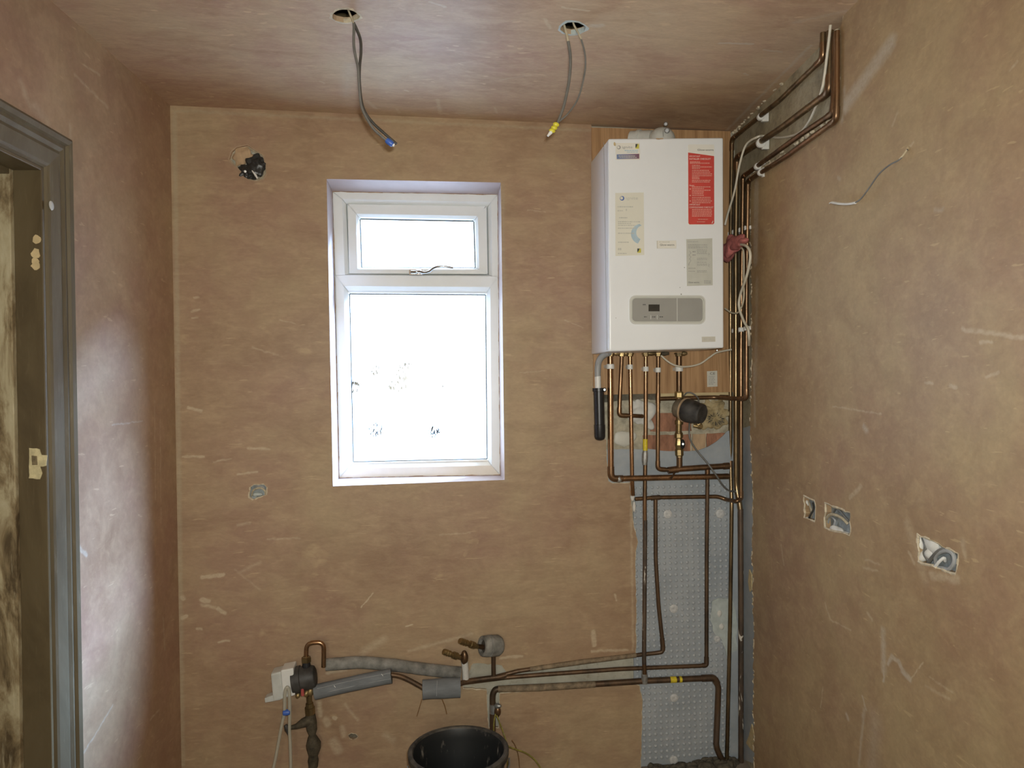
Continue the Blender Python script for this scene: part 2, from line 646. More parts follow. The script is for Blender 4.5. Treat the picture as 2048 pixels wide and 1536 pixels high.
ceil_rows = [(1124, 15, 1177, 22, 3.5, .6, .8, BUFF), (734, 202, 752, 217, 6, .7, .7, BUFF), (875, 199, 881, 228, 5, .7, .6, BUFF), (878, 226, 895, 228, 5, .7, .7, BUFF), (914, 226, 928, 227, 5, .7, .6, BUFF),
    (990, 215, 993, 226, 4, .7, .6, BUFF), (794, 218, 799, 226, 4, .7, .6, BUFF), (1185, 51, 1203, 51, 7, .7, .6, PALE), (1089, 38, 1100, 56, 4, .7, .7, BUFF), (1440, 86, 1505, 88, 4, .6, .7, PALE),
    (1528, 100, 1562, 104, 4, .8, .5, PALE), (1488, 147, 1494, 150, 4, .7, .6, PALE), (808, 180, 816, 183, 3, .7, .7, BUFF), (640, 163, 648, 166, 3, .7, .6, BUFF), (320, 55, 370, 57, 3, .7, .5, BUFF),
    (1000, 160, 1062, 150, 3, .8, .45, BUFF), (700, 130, 690, 190, 16, 1.0, .3, PALE), (1300, 25, 1345, 30, 5, .8, .4, BUFF), (860, 4, 890, 14, 3, .7, .6, BUFF), (1250, 70, 1290, 78, 4, .8, .4, BUFF),
    (1452, 262, 1620, 92, 5, .9, .5, PALE), (1590, 45, 1700, 20, 7, 1.0, .35, PALE)]
left_rows = [(150, 150, 215, 215, 4, .8, .35, BUFF), (168, 130, 200, 150, 3, .8, .4, BUFF), (40, 160, 60, 210, 8, 1.0, .35, BUFF), (70, 215, 95, 245, 12, 1.0, .35, BUFF), (140, 250, 142, 300, 6, .9, .35, BUFF),
    (150, 1085, 172, 1110, 5, .6, .5, PALE), (165, 1510, 225, 1412, 2.5, .8, .5, PALE), (326, 1235, 330, 1300, 3, .8, .5, OLIVE), (309, 800, 311, 1000, 1.6, .8, .5, BUFF), (320, 830, 322, 1060, 1.6, .8, .45, BUFF),
    (225, 850, 285, 842, 2.0, .8, .4, PALE), (300, 1440, 318, 1420, 3, .8, .4, BUFF)]
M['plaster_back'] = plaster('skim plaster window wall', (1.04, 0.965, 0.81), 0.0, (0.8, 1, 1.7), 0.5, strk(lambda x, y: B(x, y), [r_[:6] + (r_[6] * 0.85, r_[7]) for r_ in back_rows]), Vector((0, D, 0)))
M['plaster_right'] = plaster('skim plaster right wall', (1.03, 0.955, 0.72), 17.0, (1, 1.2, 1.5), 0.35, strk(lambda x, y: Rw(x, y), [r_[:4] + (r_[4] * 0.85, r_[5], r_[6] * 0.78, r_[7]) for r_ in right_rows]), Vector((CR.x, CR.y, 0)))
M['plaster_left'] = plaster('skim plaster left wall', (1.05, 0.92, 0.78), 31.0, (1, 1, 1.0), 0.5, strk(lambda x, y: L(x, y), left_rows), Vector((CL.x, CL.y, 0)))
M['plaster_ceil'] = plaster('skim plaster ceiling', (1.32, 1.23, 1.10), 53.0, (1, 2.4, 1), 0.5, strk(lambda x, y: Ce(x, y), ceil_rows), Vector((0, 0, CL.z)))
M['plaster_reveal'] = simple('reveal plaster', (0.44, 0.35, 0.325), 0.6, 0, 0.08, 9)
M['plaster_edge'] = simple('dry broken plaster edge', (0.58, 0.50, 0.36), 0.9, 0, 0.25, 60, bmp=0.5)


def mat_base():
    mt, nt, bs = nodes('bare wall backing')
    f = nz(nt, 9, 5, 0.65)
    c = ramp(nt, f, [(0.3, (0.34, 0.32, 0.25)), (0.65, (0.50, 0.48, 0.39))])
    g = nz(nt, 38, 4, 0.7)
    c = mix(nt, ramp(nt, g, [(0.55, 0.0), (0.72, 0.5)]), c, (0.24, 0.20, 0.13))
    nt.links.new(c, bs.inputs['Base Color'])
    bs.inputs['Roughness'].default_value = 0.9
    bump(nt, g, 0.4, 0.003, bs)
    return mt


M['base'] = mat_base()


def mat_render():
    mt, nt, bs = nodes('old grey render in the chase')
    f = nz(nt, 7, 6, 0.7)
    c = ramp(nt, f, [(0.3, (0.20, 0.17, 0.105)), (0.5, (0.37, 0.315, 0.205)), (0.72, (0.47, 0.41, 0.28))])
    g = nz(nt, 45, 4, 0.7)
    c = mix(nt, ramp(nt, g, [(0.56, 0.0), (0.70, 0.6)]), c, (0.12, 0.11, 0.085))
    nt.links.new(c, bs.inputs['Base Color'])
    bs.inputs['Roughness'].default_value = 0.9
    bump(nt, g, 0.6, 0.004, bs)
    return mt


M['render'] = mat_render()


def mat_membrane():
    mt, nt, bs = nodes('blue grey dimpled membrane')
    f = nz(nt, 6, 5, 0.65)
    c = ramp(nt, f, [(0.3, (0.285, 0.322, 0.352)), (0.6, (0.395, 0.430, 0.455)), (0.78, (0.50, 0.51, 0.50))])
    g = nz(nt, 70, 4, 0.7)
    c = mix(nt, ramp(nt, g, [(0.5, 0.0), (0.75, 0.35)]), c, (0.46, 0.45, 0.40))
    nt.links.new(c, bs.inputs['Base Color'])
    bs.inputs['Roughness'].default_value = 0.42
    bump(nt, g, 0.15, 0.001, bs)
    return mt


M['membrane'] = mat_membrane()
M['dimple'] = simple('membrane dimple', (0.40, 0.43, 0.45), 0.45, 0, 0.12, 80)
M['plug'] = simple('membrane plug', (0.55, 0.56, 0.55), 0.5, 0, 0.2, 90)
M['filler'] = simple('white filler', (0.66, 0.65, 0.60), 0.85, 0, 0.12, 25, bmp=0.5)
M['filler_thin'] = simple('pale green filler smear', (0.47, 0.52, 0.50), 0.8, 0, 0.15, 40)
M['mortar'] = simple('lime mortar', (0.44, 0.40, 0.30), 0.95, 0, 0.3, 40, bmp=0.7)
M['soot'] = simple('dark damp mortar', (0.13, 0.115, 0.085), 0.95, 0, 0.5, 30, bmp=0.5)
M['brick'] = simple('red brick', (0.34, 0.165, 0.098), 0.85, 0, 0.4, 50, bmp=0.5, stretch=(1, 1, 0.3))
M['brick_tan'] = simple('tan faced brick', (0.47, 0.33, 0.20), 0.9, 0, 0.25, 40, bmp=0.5, stretch=(1, 1, 0.3))


def mat_stone():
    mt, nt, bs = nodes('rough mouldy stone')
    f = nz(nt, 22, 6, 0.7)
    c = ramp(nt, f, [(0.3, (0.16, 0.12, 0.06)), (0.5, (0.40, 0.31, 0.16)), (0.7, (0.50, 0.42, 0.26))])
    nt.links.new(c, bs.inputs['Base Color'])
    bs.inputs['Roughness'].default_value = 0.95
    bump(nt, f, 0.8, 0.006, bs)
    return mt


M['stone'] = mat_stone()


def mat_panel():
    mt, nt, bs = nodes('wood grain board')
    f = nz(nt, 26, 5, 0.6, (2.2, 1, 0.10), 2.0, 0.5)
    c = ramp(nt, f, [(0.28, (0.27, 0.145, 0.062)), (0.5, (0.42, 0.245, 0.115)), (0.7, (0.53, 0.33, 0.165))])
    g = nz(nt, 120, 3, 0.6, (2.0, 1, 0.03), 5.0)
    c = mix(nt, ramp(nt, g, [(0.55, 0.0), (0.7, 0.45)]), c, (0.20, 0.10, 0.04))
    nt.links.new(c, bs.inputs['Base Color'])
    bs.inputs['Roughness'].default_value = 0.5
    bump(nt, f, 0.1, 0.001, bs)
    return mt


M['panel'] = mat_panel()
M['batten'] = simple('pale batten', (0.55, 0.44, 0.24), 0.8, 0, 0.2, 40, stretch=(0.2, 1, 2))
M['white_metal'] = simple('white enamel', (0.84, 0.875, 0.895), 0.28, 0, 0.02, 6)
M['white_side'] = M['white_metal']
M['plastic_white'] = simple('white plastic', (0.74, 0.74, 0.70), 0.4, 0, 0.06, 20)
M['plastic_grey'] = simple('grey control panel', (0.325, 0.325, 0.30), 0.38, 0, 0.04, 12)
M['bezel'] = simple('pale grey bezel', (0.62, 0.63, 0.59), 0.4, 0, 0.03, 12)
M['display'] = simple('dark display', (0.035, 0.034, 0.028), 0.2, 0, 0.15, 60)
M['black'] = simple('black plastic', (0.016, 0.017, 0.019), 0.35, 0, 0.2, 30)
M['black_dusty'] = simple('dusty black plastic', (0.045, 0.042, 0.038), 0.55, 0, 0.75, 22)
M['brass'] = copper('brass', (0.34, 0.25, 0.118), (0.155, 0.113, 0.055), 0.9, 0.36)
M['dusty_body'] = simple('dusty brown filter body', (0.20, 0.165, 0.115), 0.7, 0.2, 0.3, 30)
M['timber_lit'] = simple('brown board above the ceiling', (0.26, 0.19, 0.09), 0.9, 0, 0.3, 20)  # lighter timber: flash light inside the ceiling holes put into the colour
M['brass_dull'] = copper('dull brass', (0.40, 0.29, 0.13), (0.16, 0.115, 0.06), 0.75, 0.45)
M['copper'] = copper('copper pipe', (0.43, 0.255, 0.138), (0.17, 0.105, 0.060), 0.92, 0.25)
M['copper_old'] = copper('tarnished copper pipe', (0.285, 0.172, 0.093), (0.108, 0.070, 0.041), 0.85, 0.30)
M['copper_dark'] = copper('dark dull copper pipe', (0.17, 0.108, 0.064), (0.065, 0.046, 0.031), 0.65, 0.40)
M['copper_paint'] = copper('paint streaked pipe', (0.16, 0.11, 0.075), (0.05, 0.042, 0.035), 0.5, 0.45, (0.42, 0.66), 1.0)
M['copper_wall'] = copper('brown pipe in chase', (0.27, 0.19, 0.10), (0.095, 0.068, 0.038), 0.8, 0.30)
M['copper_dusty'] = simple('dusty plaster covered pipe', (0.23, 0.175, 0.11), 0.75, 0.1, 0.45, 45, bmp=0.6)
M['solder'] = simple('grey solder', (0.36, 0.36, 0.34), 0.5, 0.6, 0.3, 70, bmp=0.5)
M['tape'] = simple('yellow gas tape', (0.70, 0.55, 0.03), 0.5, 0, 0.2, 90)
M['foam'] = simple('grey foam lagging', (0.175, 0.188, 0.195), 0.85, 0, 0.22, 28, bmp=0.3, stretch=(0.4, 1, 1.6))
M['foam_old'] = simple('plaster smeared lagging', (0.215, 0.21, 0.188), 0.9, 0, 0.5, 24, bmp=0.6)
M['rust'] = simple('corroded pipework', (0.085, 0.070, 0.045), 0.8, 0.35, 0.55, 40, bmp=0.7)
M['cable_grey'] = simple('grey cable', (0.15, 0.148, 0.135), 0.5, 0, 0.2, 30)
M['cable_dark'] = simple('dark cable', (0.055, 0.052, 0.045), 0.5, 0, 0.3, 30)
M['cable_bare'] = simple('plaster splashed cable', (0.46, 0.40, 0.28), 0.7, 0, 0.3, 50)
M['flex'] = simple('cream flex', (0.62, 0.58, 0.47), 0.45, 0, 0.08, 20)
M['flex_thin'] = simple('thin cream flex', (0.52, 0.47, 0.35), 0.5, 0, 0.1, 20)
M['earth'] = simple('green and yellow earth wire', (0.28, 0.25, 0.055), 0.5, 0, 0.5, 55)
M['copper_wire'] = simple('bare copper wire', (0.45, 0.27, 0.13), 0.4, 0.7, 0.2, 60)
M['blue'] = simple('blue plastic', (0.05, 0.13, 0.48), 0.4, 0, 0.1, 40)
M['yellow'] = simple('yellow plastic', (0.66, 0.60, 0.05), 0.4, 0, 0.1, 40)
M['red'] = simple('red plastic', (0.42, 0.085, 0.075), 0.4, 0, 0.1, 40)
M['cloth'] = simple('faded red cloth', (0.46, 0.15, 0.135), 0.95, 0, 0.35, 35, bmp=0.5)
M['hose'] = simple('grey hose', (0.34, 0.35, 0.35), 0.45, 0, 0.1, 40)
M['flue'] = simple('pale grey flue plastic', (0.56, 0.57, 0.53), 0.4, 0, 0.1, 22)
M['upvc'] = simple('white window plastic', (0.80, 0.83, 0.82), 0.32, 0, 0.03, 8)
M['upvc_dirty'] = simple('plaster stained window plastic', (0.75, 0.70, 0.60), 0.4, 0, 0.06, 12)
M['sealant'] = simple('brown plaster line', (0.40, 0.26, 0.15), 0.9, 0, 0.3, 60)
M['gasket'] = simple('dark glazing gasket', (0.09, 0.10, 0.10), 0.6, 0, 0.3, 90)
M['chrome'] = simple('chrome', (0.55, 0.56, 0.58), 0.18, 1.0, 0.05, 30)
M['steel'] = simple('galvanised steel', (0.42, 0.44, 0.44), 0.42, 0.8, 0.25, 40)
M['box_grey'] = simple('grey back box', (0.30, 0.33, 0.33), 0.55, 0.3, 0.35, 45)
M['bag'] = simple('black plastic bag', (0.030, 0.031, 0.030), 0.36, 0, 0.2, 40)
M['dark_void'] = simple('hole edge', (0.20, 0.155, 0.085), 0.95, 0, 0.4, 60, bmp=0.5)
M['timber'] = simple('dark joist', (0.10, 0.075, 0.045), 0.9, 0, 0.3, 20)
M['debris'] = simple('dark floor debris', (0.085, 0.075, 0.055), 0.95, 0, 0.5, 60, bmp=0.8)
M['floor'] = simple('dusty screed', (0.24, 0.20, 0.155), 0.9, 0, 0.3, 6, bmp=0.3)
M['outside'] = simple('outside ground', (0.48, 0.47, 0.44), 0.9, 0, 0.2, 0.5)
M['paper_white'] = simple('white sticker', (0.80, 0.79, 0.72), 0.5, 0, 0.02, 10)
M['paper_cream'] = simple('cream sticker', (0.76, 0.75, 0.65), 0.5, 0, 0.03, 10)
M['paper_grey'] = simple('grey sticker', (0.55, 0.56, 0.50), 0.5, 0, 0.05, 30)
M['paper_beige'] = simple('beige sticker', (0.60, 0.585, 0.51), 0.5, 0, 0.05, 30)
M['red_print'] = simple('red print', (0.60, 0.075, 0.06), 0.4, 0, 0.08, 20)
M['ink'] = simple('black ink', (0.05, 0.055, 0.055), 0.5)
M['ink_grey'] = simple('grey ink', (0.33, 0.33, 0.31), 0.5)
M['ink_pale'] = simple('pale grey ink', (0.55, 0.55, 0.49), 0.5)
M['ink_white'] = simple('white ink', (0.80, 0.72, 0.66), 0.5)
M['ink_pink'] = simple('pink fine print', (0.72, 0.34, 0.28), 0.5)
M['ink_blue'] = simple('blue print', (0.10, 0.17, 0.45), 0.4)
M['ink_sky'] = simple('pale blue print', (0.46, 0.60, 0.68), 0.4)
M['ink_yellow'] = simple('yellow print', (0.60, 0.56, 0.10), 0.4)


def mat_band():
    mt, nt, bs = nodes('blue to purple print')
    tc = nt.nodes.new('ShaderNodeTexCoord')
    sx = nt.nodes.new('ShaderNodeSeparateXYZ')
    nt.links.new(tc.outputs['Generated'], sx.inputs[0])
    nt.links.new(ramp(nt, sx.outputs['X'], [(0.0, (0.17, 0.24, 0.42)), (0.5, (0.27, 0.25, 0.36)), (1.0, (0.20, 0.09, 0.13))]), bs.inputs['Base Color'])
    return mt


M['band'] = mat_band()


def mat_timberpaint(name, cols, sc, stretch, seed, rough=0.5):
    mt, nt, bs = nodes(name)
    f = nz(nt, sc, 6, 0.65, stretch, seed, 0.6)
    c = ramp(nt, f, cols)
    g = nz(nt, 90, 4, 0.7, (1, 1, 0.1), seed + 2)
    c = mix(nt, ramp(nt, g, [(0.58, 0.0), (0.75, 0.4)]), c, tuple(x * 1.5 for x in cols[-1][1]))
    nt.links.new(c, bs.inputs['Base Color'])
    bs.inputs['Roughness'].default_value = rough
    bs.inputs['Specular IOR Level'].default_value = 0.35
    bump(nt, f, 0.15, 0.002, bs)
    return mt


M['archi'] = mat_timberpaint('worn green brown gloss', [(0.3, (0.085, 0.066, 0.036)), (0.5, (0.140, 0.112, 0.066)), (0.68, (0.185, 0.160, 0.110))], 5, (1, 1, 0.22), 1.0, 0.58)
M['jamb'] = mat_timberpaint('dark stained jamb', [(0.3, (0.070, 0.050, 0.026)), (0.5, (0.125, 0.094, 0.050)), (0.7, (0.150, 0.118, 0.068))], 6, (1, 1, 0.25), 4.0, 0.4)
M['mottled'] = mat_timberpaint('scraped cream and brown timber', [(0.36, (0.10, 0.070, 0.035)), (0.46, (0.26, 0.195, 0.105)), (0.56, (0.44, 0.375, 0.235)), (0.70, (0.53, 0.475, 0.32))], 10, (1.4, 1.4, 0.55), 7.0, 0.8)
M['paint_spot'] = simple('buff filler spot', (0.62, 0.48, 0.26), 0.8, 0, 0.12, 40)
M['strike'] = simple('chipped cream recess', (0.60, 0.52, 0.30), 0.7, 0, 0.25, 60)


def mat_glass(name, specks):
    mt = bpy.data.materials.new(name)
    mt.use_nodes = True
    nt = mt.node_tree
    nt.nodes.clear()
    out = nt.nodes.new('ShaderNodeOutputMaterial')
    tr = nt.nodes.new('ShaderNodeBsdfTransparent')
    gl = nt.nodes.new('ShaderNodeBsdfGlossy')
    gl.inputs['Roughness'].default_value = 0.12
    lw_ = nt.nodes.new('ShaderNodeLayerWeight')
    pw = nt.nodes.new('ShaderNodeMath')
    pw.operation = 'POWER'
    pw.inputs[1].default_value = 5.0
    nt.links.new(lw_.outputs['Facing'], pw.inputs[0])
    fr = nt.nodes.new('ShaderNodeMath')
    fr.operation = 'MULTIPLY_ADD'
    fr.inputs[1].default_value = 0.6
    fr.inputs[2].default_value = 0.04
    nt.links.new(pw.outputs[0], fr.inputs[0])
    # dim outdoor view through the patterned glass, painted as dark specks in its colour
    f = nz(nt, 95, 3, 0.6, (1.7, 1, 0.6), 3.0)
    tcg = nt.nodes.new('ShaderNodeTexCoord')
    org = B(838, 956, -REVEAL)
    g = None
    for (gx, gy, gr) in ((815, 748, 30), (795, 772, 24), (752, 742, 14), (708, 775, 16), (885, 772, 8), (752, 860, 18), (868, 864, 15), (838, 770, 22)):
        vd = nt.nodes.new('ShaderNodeVectorMath')
        vd.operation = 'DISTANCE'
        nt.links.new(tcg.outputs['Object'], vd.inputs[0])
        vd.inputs[1].default_value = B(gx, gy, -REVEAL - 0.035) - org
        m1 = nt.nodes.new('ShaderNodeMath')
        m1.operation = 'SUBTRACT'
        m1.inputs[0].default_value = 1.0
        m2 = nt.nodes.new('ShaderNodeMath')
        m2.operation = 'DIVIDE'
        nt.links.new(vd.outputs['Value'], m2.inputs[0])
        m2.inputs[1].default_value = gr / 510.0
        nt.links.new(m2.outputs[0], m1.inputs[1])
        m1.use_clamp = True
        if g is None:
            g = m1.outputs[0]
        else:
            mm = nt.nodes.new('ShaderNodeMath')
            mm.operation = 'MAXIMUM'
            nt.links.new(g, mm.inputs[0])
            nt.links.new(m1.outputs[0], mm.inputs[1])
            g = mm.outputs[0]
    k = mix(nt, 1.0, ramp(nt, f, [(0.53, 0.0), (0.56, 1.0)]), ramp(nt, g, [(0.05, 0.0), (0.30, 1.0)]), 'MULTIPLY')
    if specks:
        nt.links.new(mix(nt, k, (0.90, 0.93, 0.93), (0.03, 0.035, 0.04)), tr.inputs['Color'])
    else:
        tr.inputs['Color'].default_value = (0.90, 0.93, 0.93, 1)
    ms = nt.nodes.new('ShaderNodeMixShader')
    nt.links.new(fr.outputs[0], ms.inputs[0])
    nt.links.new(tr.outputs[0], ms.inputs[1])
    nt.links.new(gl.outputs[0], ms.inputs[2])
    nt.links.new(ms.outputs[0], out.inputs['Surface'])
    return mt


M['glass'] = mat_glass('speckled obscure glass', True)
M['glass_clean'] = mat_glass('obscure glass', False)


def mat_clear():
    mt, nt, bs = nodes('clear dusty tubing')
    bs.inputs['Base Color'].default_value = (0.56, 0.54, 0.44, 1)
    bs.inputs['Roughness'].default_value = 0.2
    bs.inputs['Alpha'].default_value = 0.55
    return mt


M['clear'] = mat_clear()

# ------------------------------------------------------------------ lettering
FONT_H = 0.70


def text(s, x, y, h, off, mat, parent, width=None, name='lettering', slope=0.0):
    """flat lettering on a plane parallel to the window wall; (x,y) photo point of the left end of the baseline, h cap height in photo pixels"""
    cu = bpy.data.curves.new(name, 'FONT')
    cu.body = s
    cu.size = 1.0
    cu.resolution_u = 2
    ob = bpy.data.objects.new('tmp', cu)
    me = bpy.data.meshes.new_from_object(ob)
    bpy.data.objects.remove(ob)
    bpy.data.curves.remove(cu)
    xs = [v.co.x for v in me.vertices]
    w0 = max(xs)
    k = h / FONT_H
    kx = (width / w0) if width else k
    mb = MB()
    mb.add([B(x + v.co.x * kx, y - v.co.y * k + slope * v.co.x * kx, off) for v in me.vertices], [tuple(p.vertices) for p in me.polygons])
    bpy.data.meshes.remove(me)
    return mb.build(name, mat, parent)


def fine_print(lines, off, mat, parent, name='fine_print', seed=1, gap=0.8):
    """lines: (x0, x1, y, h) rows of illegibly small words"""
    rnd = random.Random(seed)
    mb = MB()
    for (x0, x1, y, h) in lines:
        x = x0
        while x < x1 - 1.0:
            w = min(rnd.uniform(1.8, 5.0), x1 - x)
            mb.add(onB([(x, y), (x + w, y), (x + w, y + h), (x, y + h)], off), [(0, 1, 2, 3)])
            x += w + gap
    o = mb.build(name, mat, parent)
    o['kind'] = 'stuff'
    return o


# ================================================================== the setting
YF = -1.35                                   # rear of the room
def left_x(y):
    return CL.x + SD.x / SD.y * (y - CL.y)
def right_x(y):
    return CR.x + SD.x / SD.y * (y - CR.y)


XL0, XL1 = left_x(YF), left_x(D)
XR0, XR1 = right_x(YF), right_x(D)

fl = MB().prism([(XL0 - .3, YF - .1, 0), (XR0 + .1, YF - .1, 0), (XR1 + .1, D + .02, 0), (XL1 - .3, D + .02, 0)], (0, 0, -0.1))
struct(fl.build('floor', M['floor']))

# window opening, photo points of the plaster edge and of the frame behind it
WIN = [(653.3, 357.9), (1001.7, 365.2), (1009.2, 959.8), (666.0, 972.3)]
FR = [(665, 383), (995.5, 389), (1000.5, 950), (678, 956)]


def back_poly(off):
    ztop = lambda x: ceil_z(x) + 0.0
    return ztop


# --- window wall: masonry core, plaster skin, bricks
BASE_OFF = -0.018
core_hole = onB([(649, 352), (1007, 360), (1015, 966), (661, 979)], BASE_OFF)
core = MB().prism([(XL1 - .3, D - BASE_OFF, -0.1), (XR1 + .3, D - BASE_OFF, -0.1), (XR1 + .3, D - BASE_OFF, 2.8), (XL1 - .3, D - BASE_OFF, 2.8)],
                  (0, 0.182, 0), [core_hole])
wall_back = struct(core.build('wall_back', M['base'], origin=(0, D, 0)))

edge_r = [(1183, 262), (1184, 400), (1185, 700), (1186, 790), (1190, 868), (1212, 880), (1214, 930), (1217, 962), (1226, 967), (1261, 966),
          (1262, 1000), (1266, 1048), (1275, 1085), (1270, 1102), (1272, 1200), (1271, 1310)]
edge_gap_top = [(1271, 1311), (1163, 1322), (1060, 1334), (1012, 1343), (1003, 1330), (946, 1326), (936, 1345), (924, 1362)]
edge_gap_bot = [(926, 1378), (972, 1381), (976, 1455), (998, 1456), (1000, 1386), (1090, 1381), (1180, 1374), (1258, 1366), (1279, 1372), (1284, 1400), (1283, 1470), (1281, 1530)]
edge = ragged(edge_r, 1.0, 9, False, 1) + ragged(edge_gap_top, 1.2, 7, False, 2) + ragged(edge_gap_bot, 1.1, 8, False, 3)
ep = onB(edge, 0.0)
ep[0] = Vector((ep[0].x, D, ceil_z(ep[0].x)))
ep[-1] = Vector((ep[-1].x, D, 0.0))
loop = [Vector((XL1, D, 0.0)), Vector((XL1, D, ceil_z(XL1)))] + ep
HOLE_TOP = [(459, 319), (464, 304), (474, 295), (495, 291), (507, 299), (526, 311), (531, 330), (532, 347), (526, 358), (514, 362), (497, 359), (489, 353), (484, 344), (471, 333), (463, 326)]
HOLE_LOW = [(500, 974), (508, 969), (528, 968), (535, 975), (533, 990), (520, 994), (506, 1000), (497, 994)]
HOLE_PIPE = ell(706, 1472.5, 10, 6.5, 14, 0.12, 5)
pl = MB().prism(loop, (0, -BASE_OFF - 0.001, 0), [onB(WIN, 0), onB(HOLE_TOP, 0), onB(HOLE_LOW, 0), onB(HOLE_PIPE, 0)], back=False)
pl_o = pl.build('plaster_skim', M['plaster_back'], wall_back)
plabel(pl_o, 'pink brown skim plaster with ragged edges')
# pale broken rim along the ragged edge
rim = MB()
for i in range(len(ep) - 1):
    a, b = ep[i], ep[i + 1]
    if i < 34:
        continue
    rim.tube([a + Vector((0, 0.004, 0)), b + Vector((0, 0.004, 0))], random.uniform(0.002, 0.0042), 6)
o = rim.build('broken_plaster_edge', M['plaster_edge'], wall_back)
o['kind'] = 'stuff'
plabel(o, 'pale crumbly broken plaster edge')

# reveal of the window
rv = MB()
fo = [B(x, y, -REVEAL) for x, y in FR]
fi = [B(x, y, 0.0) for x, y in WIN]
for i in range(4):
    j = (i + 1) % 4
    rv.add([fi[i], fi[j], fo[j], fo[i]], [(0, 1, 2, 3)])
plabel(rv.build('window_reveal', M['plaster_reveal'], wall_back), 'pale pink plastered window reveal')

# bricks and rubble where the plaster is off below the boiler board
def block(name, pts, off, mat, seed, bev=0.003, amp=1.0, parent=None):
    q = ragged(pts, amp, 9, True, seed)
    return MB().prism(onB(q, off), Vector((0, off - BASE_OFF, 0)), back=False).build(name, mat, parent or wall_back, bevel=0.0)


block('mortar_bed', [(1188, 794), (1458, 796), (1458, 905), (1205, 905)], -0.015, M['mortar'], 3)
block('damp_patch', [(1190, 784), (1316, 786), (1312, 801), (1290, 797), (1262, 800), (1196, 806)], -0.006, M['soot'], 4)
bt = block('batten', [(1318, 784), (1458, 784), (1458, 794), (1318, 796)], -0.004, M['batten'], 5, amp=0.4)
block('brick', [(1300, 826), (1382, 825), (1383, 862), (1302, 863)], -0.0105, M['brick'], 6, amp=0.8)
block('brick', [(1286, 871), (1381, 869), (1381, 902), (1288, 903)], -0.0105, M['brick'], 7, amp=0.8)
block('brick', [(1386, 868), (1412, 868), (1410, 902), (1385, 903)], -0.0105, M['brick_tan'], 8, amp=0.8)
block('brick', [(1414, 867), (1456, 866), (1456, 902), (1413, 903)], -0.0105, M['brick'], 9, amp=0.8)
block('brick', [(1318, 801), (1346, 801), (1346, 822), (1318, 823)], -0.011, M['mortar'], 10, amp=0.8)
sm = MB()
rnd = random.Random(5)
sm.blob(B(1424, 828, -0.012), (0.066, 0, 0), (0, 0.013, 0), (0, 0, 0.056), 48, 32, 0.6, 46, 2.0)
plabel(sm.build('stone', M['stone'], wall_back, smooth=True), 'rough mouldy tan stone')
fb = MB().blob(B(1283, 826, -0.010), (0.048, 0, 0.004), (0, 0.015, 0), (-0.012, 0, 0.060), 48, 34, 0.75, 30, 1.0)
plabel(fb.build('filler_lump', M['filler'], wall_back, smooth=True), 'lump of white filler on the masonry')
fb2 = MB().blob(B(1248, 878, -0.013), (0.046, 0, 0.0), (0, 0.007, 0), (0.0, 0, 0.03), 20, 12, 0.4, 22, 4.0)
plabel(fb2.build('filler_lump', M['paper_beige'], wall_back, smooth=True), 'thin pale patch of filler beside the pipe')
# mould tufts
tf = MB()
for k in range(70):
    a = random.uniform(0, 2 * math.pi)
    r = random.uniform(0.2, 1) ** 0.5
    c = (1432 + 13 * math.cos(a) * r, 838 + 10 * math.sin(a) * r)
    e = (c[0] + 6 * math.cos(a), c[1] + 6 * math.sin(a) + 1)
    tf.tube([B(c[0], c[1], 0.0), B(e[0], e[1], 0.012)], [0.0012, 0.0003], 4)
o = tf.build('mould_tuft', M['soot'], wall_back)
o['kind'] = 'stuff'

# --- left wall with the doorway
DZ = L(84, 338).z
s_arch_in = (L(84, 700) - CL).dot(SD)       # negative: towards the camera
s_arch_out = (L(131, 700) - CL).dot(SD)
DOOR_W = 0.80
def lp(s, z, off=0.0):
    p = CL + SD * s + NL * off
    return Vector((p.x, p.y, z))


s_end = (YF - CL.y) / SD.y
TH = 0.16
zt = lambda s: ceil_z(lp(s, 0).x)
lw = MB().prism([lp(0, 0), lp(s_arch_in, 0), lp(s_arch_in, DZ), lp(s_arch_in - DOOR_W, DZ), lp(s_arch_in - DOOR_W, 0), lp(s_end, 0), lp(s_end, 2.8), lp(0.3, 2.8), lp(0.3, 0)],
                -NL * TH)
wall_left = struct(lw.build('wall_left', M['plaster_left'], origin=lp(0, 0)))

# door casing: architrave, jamb lining, stop, unseen light-blocking leaf
door = empty('door_1', lp(s_arch_in - DOOR_W / 2, 0))
struct(door)
AW = s_arch_out - s_arch_in
prof = [(0.0, 0.0), (0.0, 0.012), (0.05, 0.017), (0.12, 0.020), (0.46, 0.024), (0.56, 0.019), (0.66, 0.024), (0.76, 0.022), (0.80, 0.029), (0.92, 0.032), (1.0, 0.026), (1.0, 0.0)]
def arch_piece(name, ends):
    mb = MB()
    n = len(prof)
    vs = []
    for e in ends:
        for (t, d) in prof:
            s, z = e(t)
            vs.append(lp(s, z, d))
    mb.add(vs, [(k, (k + 1) % n, n + (k + 1) % n, n + k) for k in range(n)] + [tuple(range(n)), tuple(range(n, 2 * n))])
    return mb.build(name, M['archi'], door)


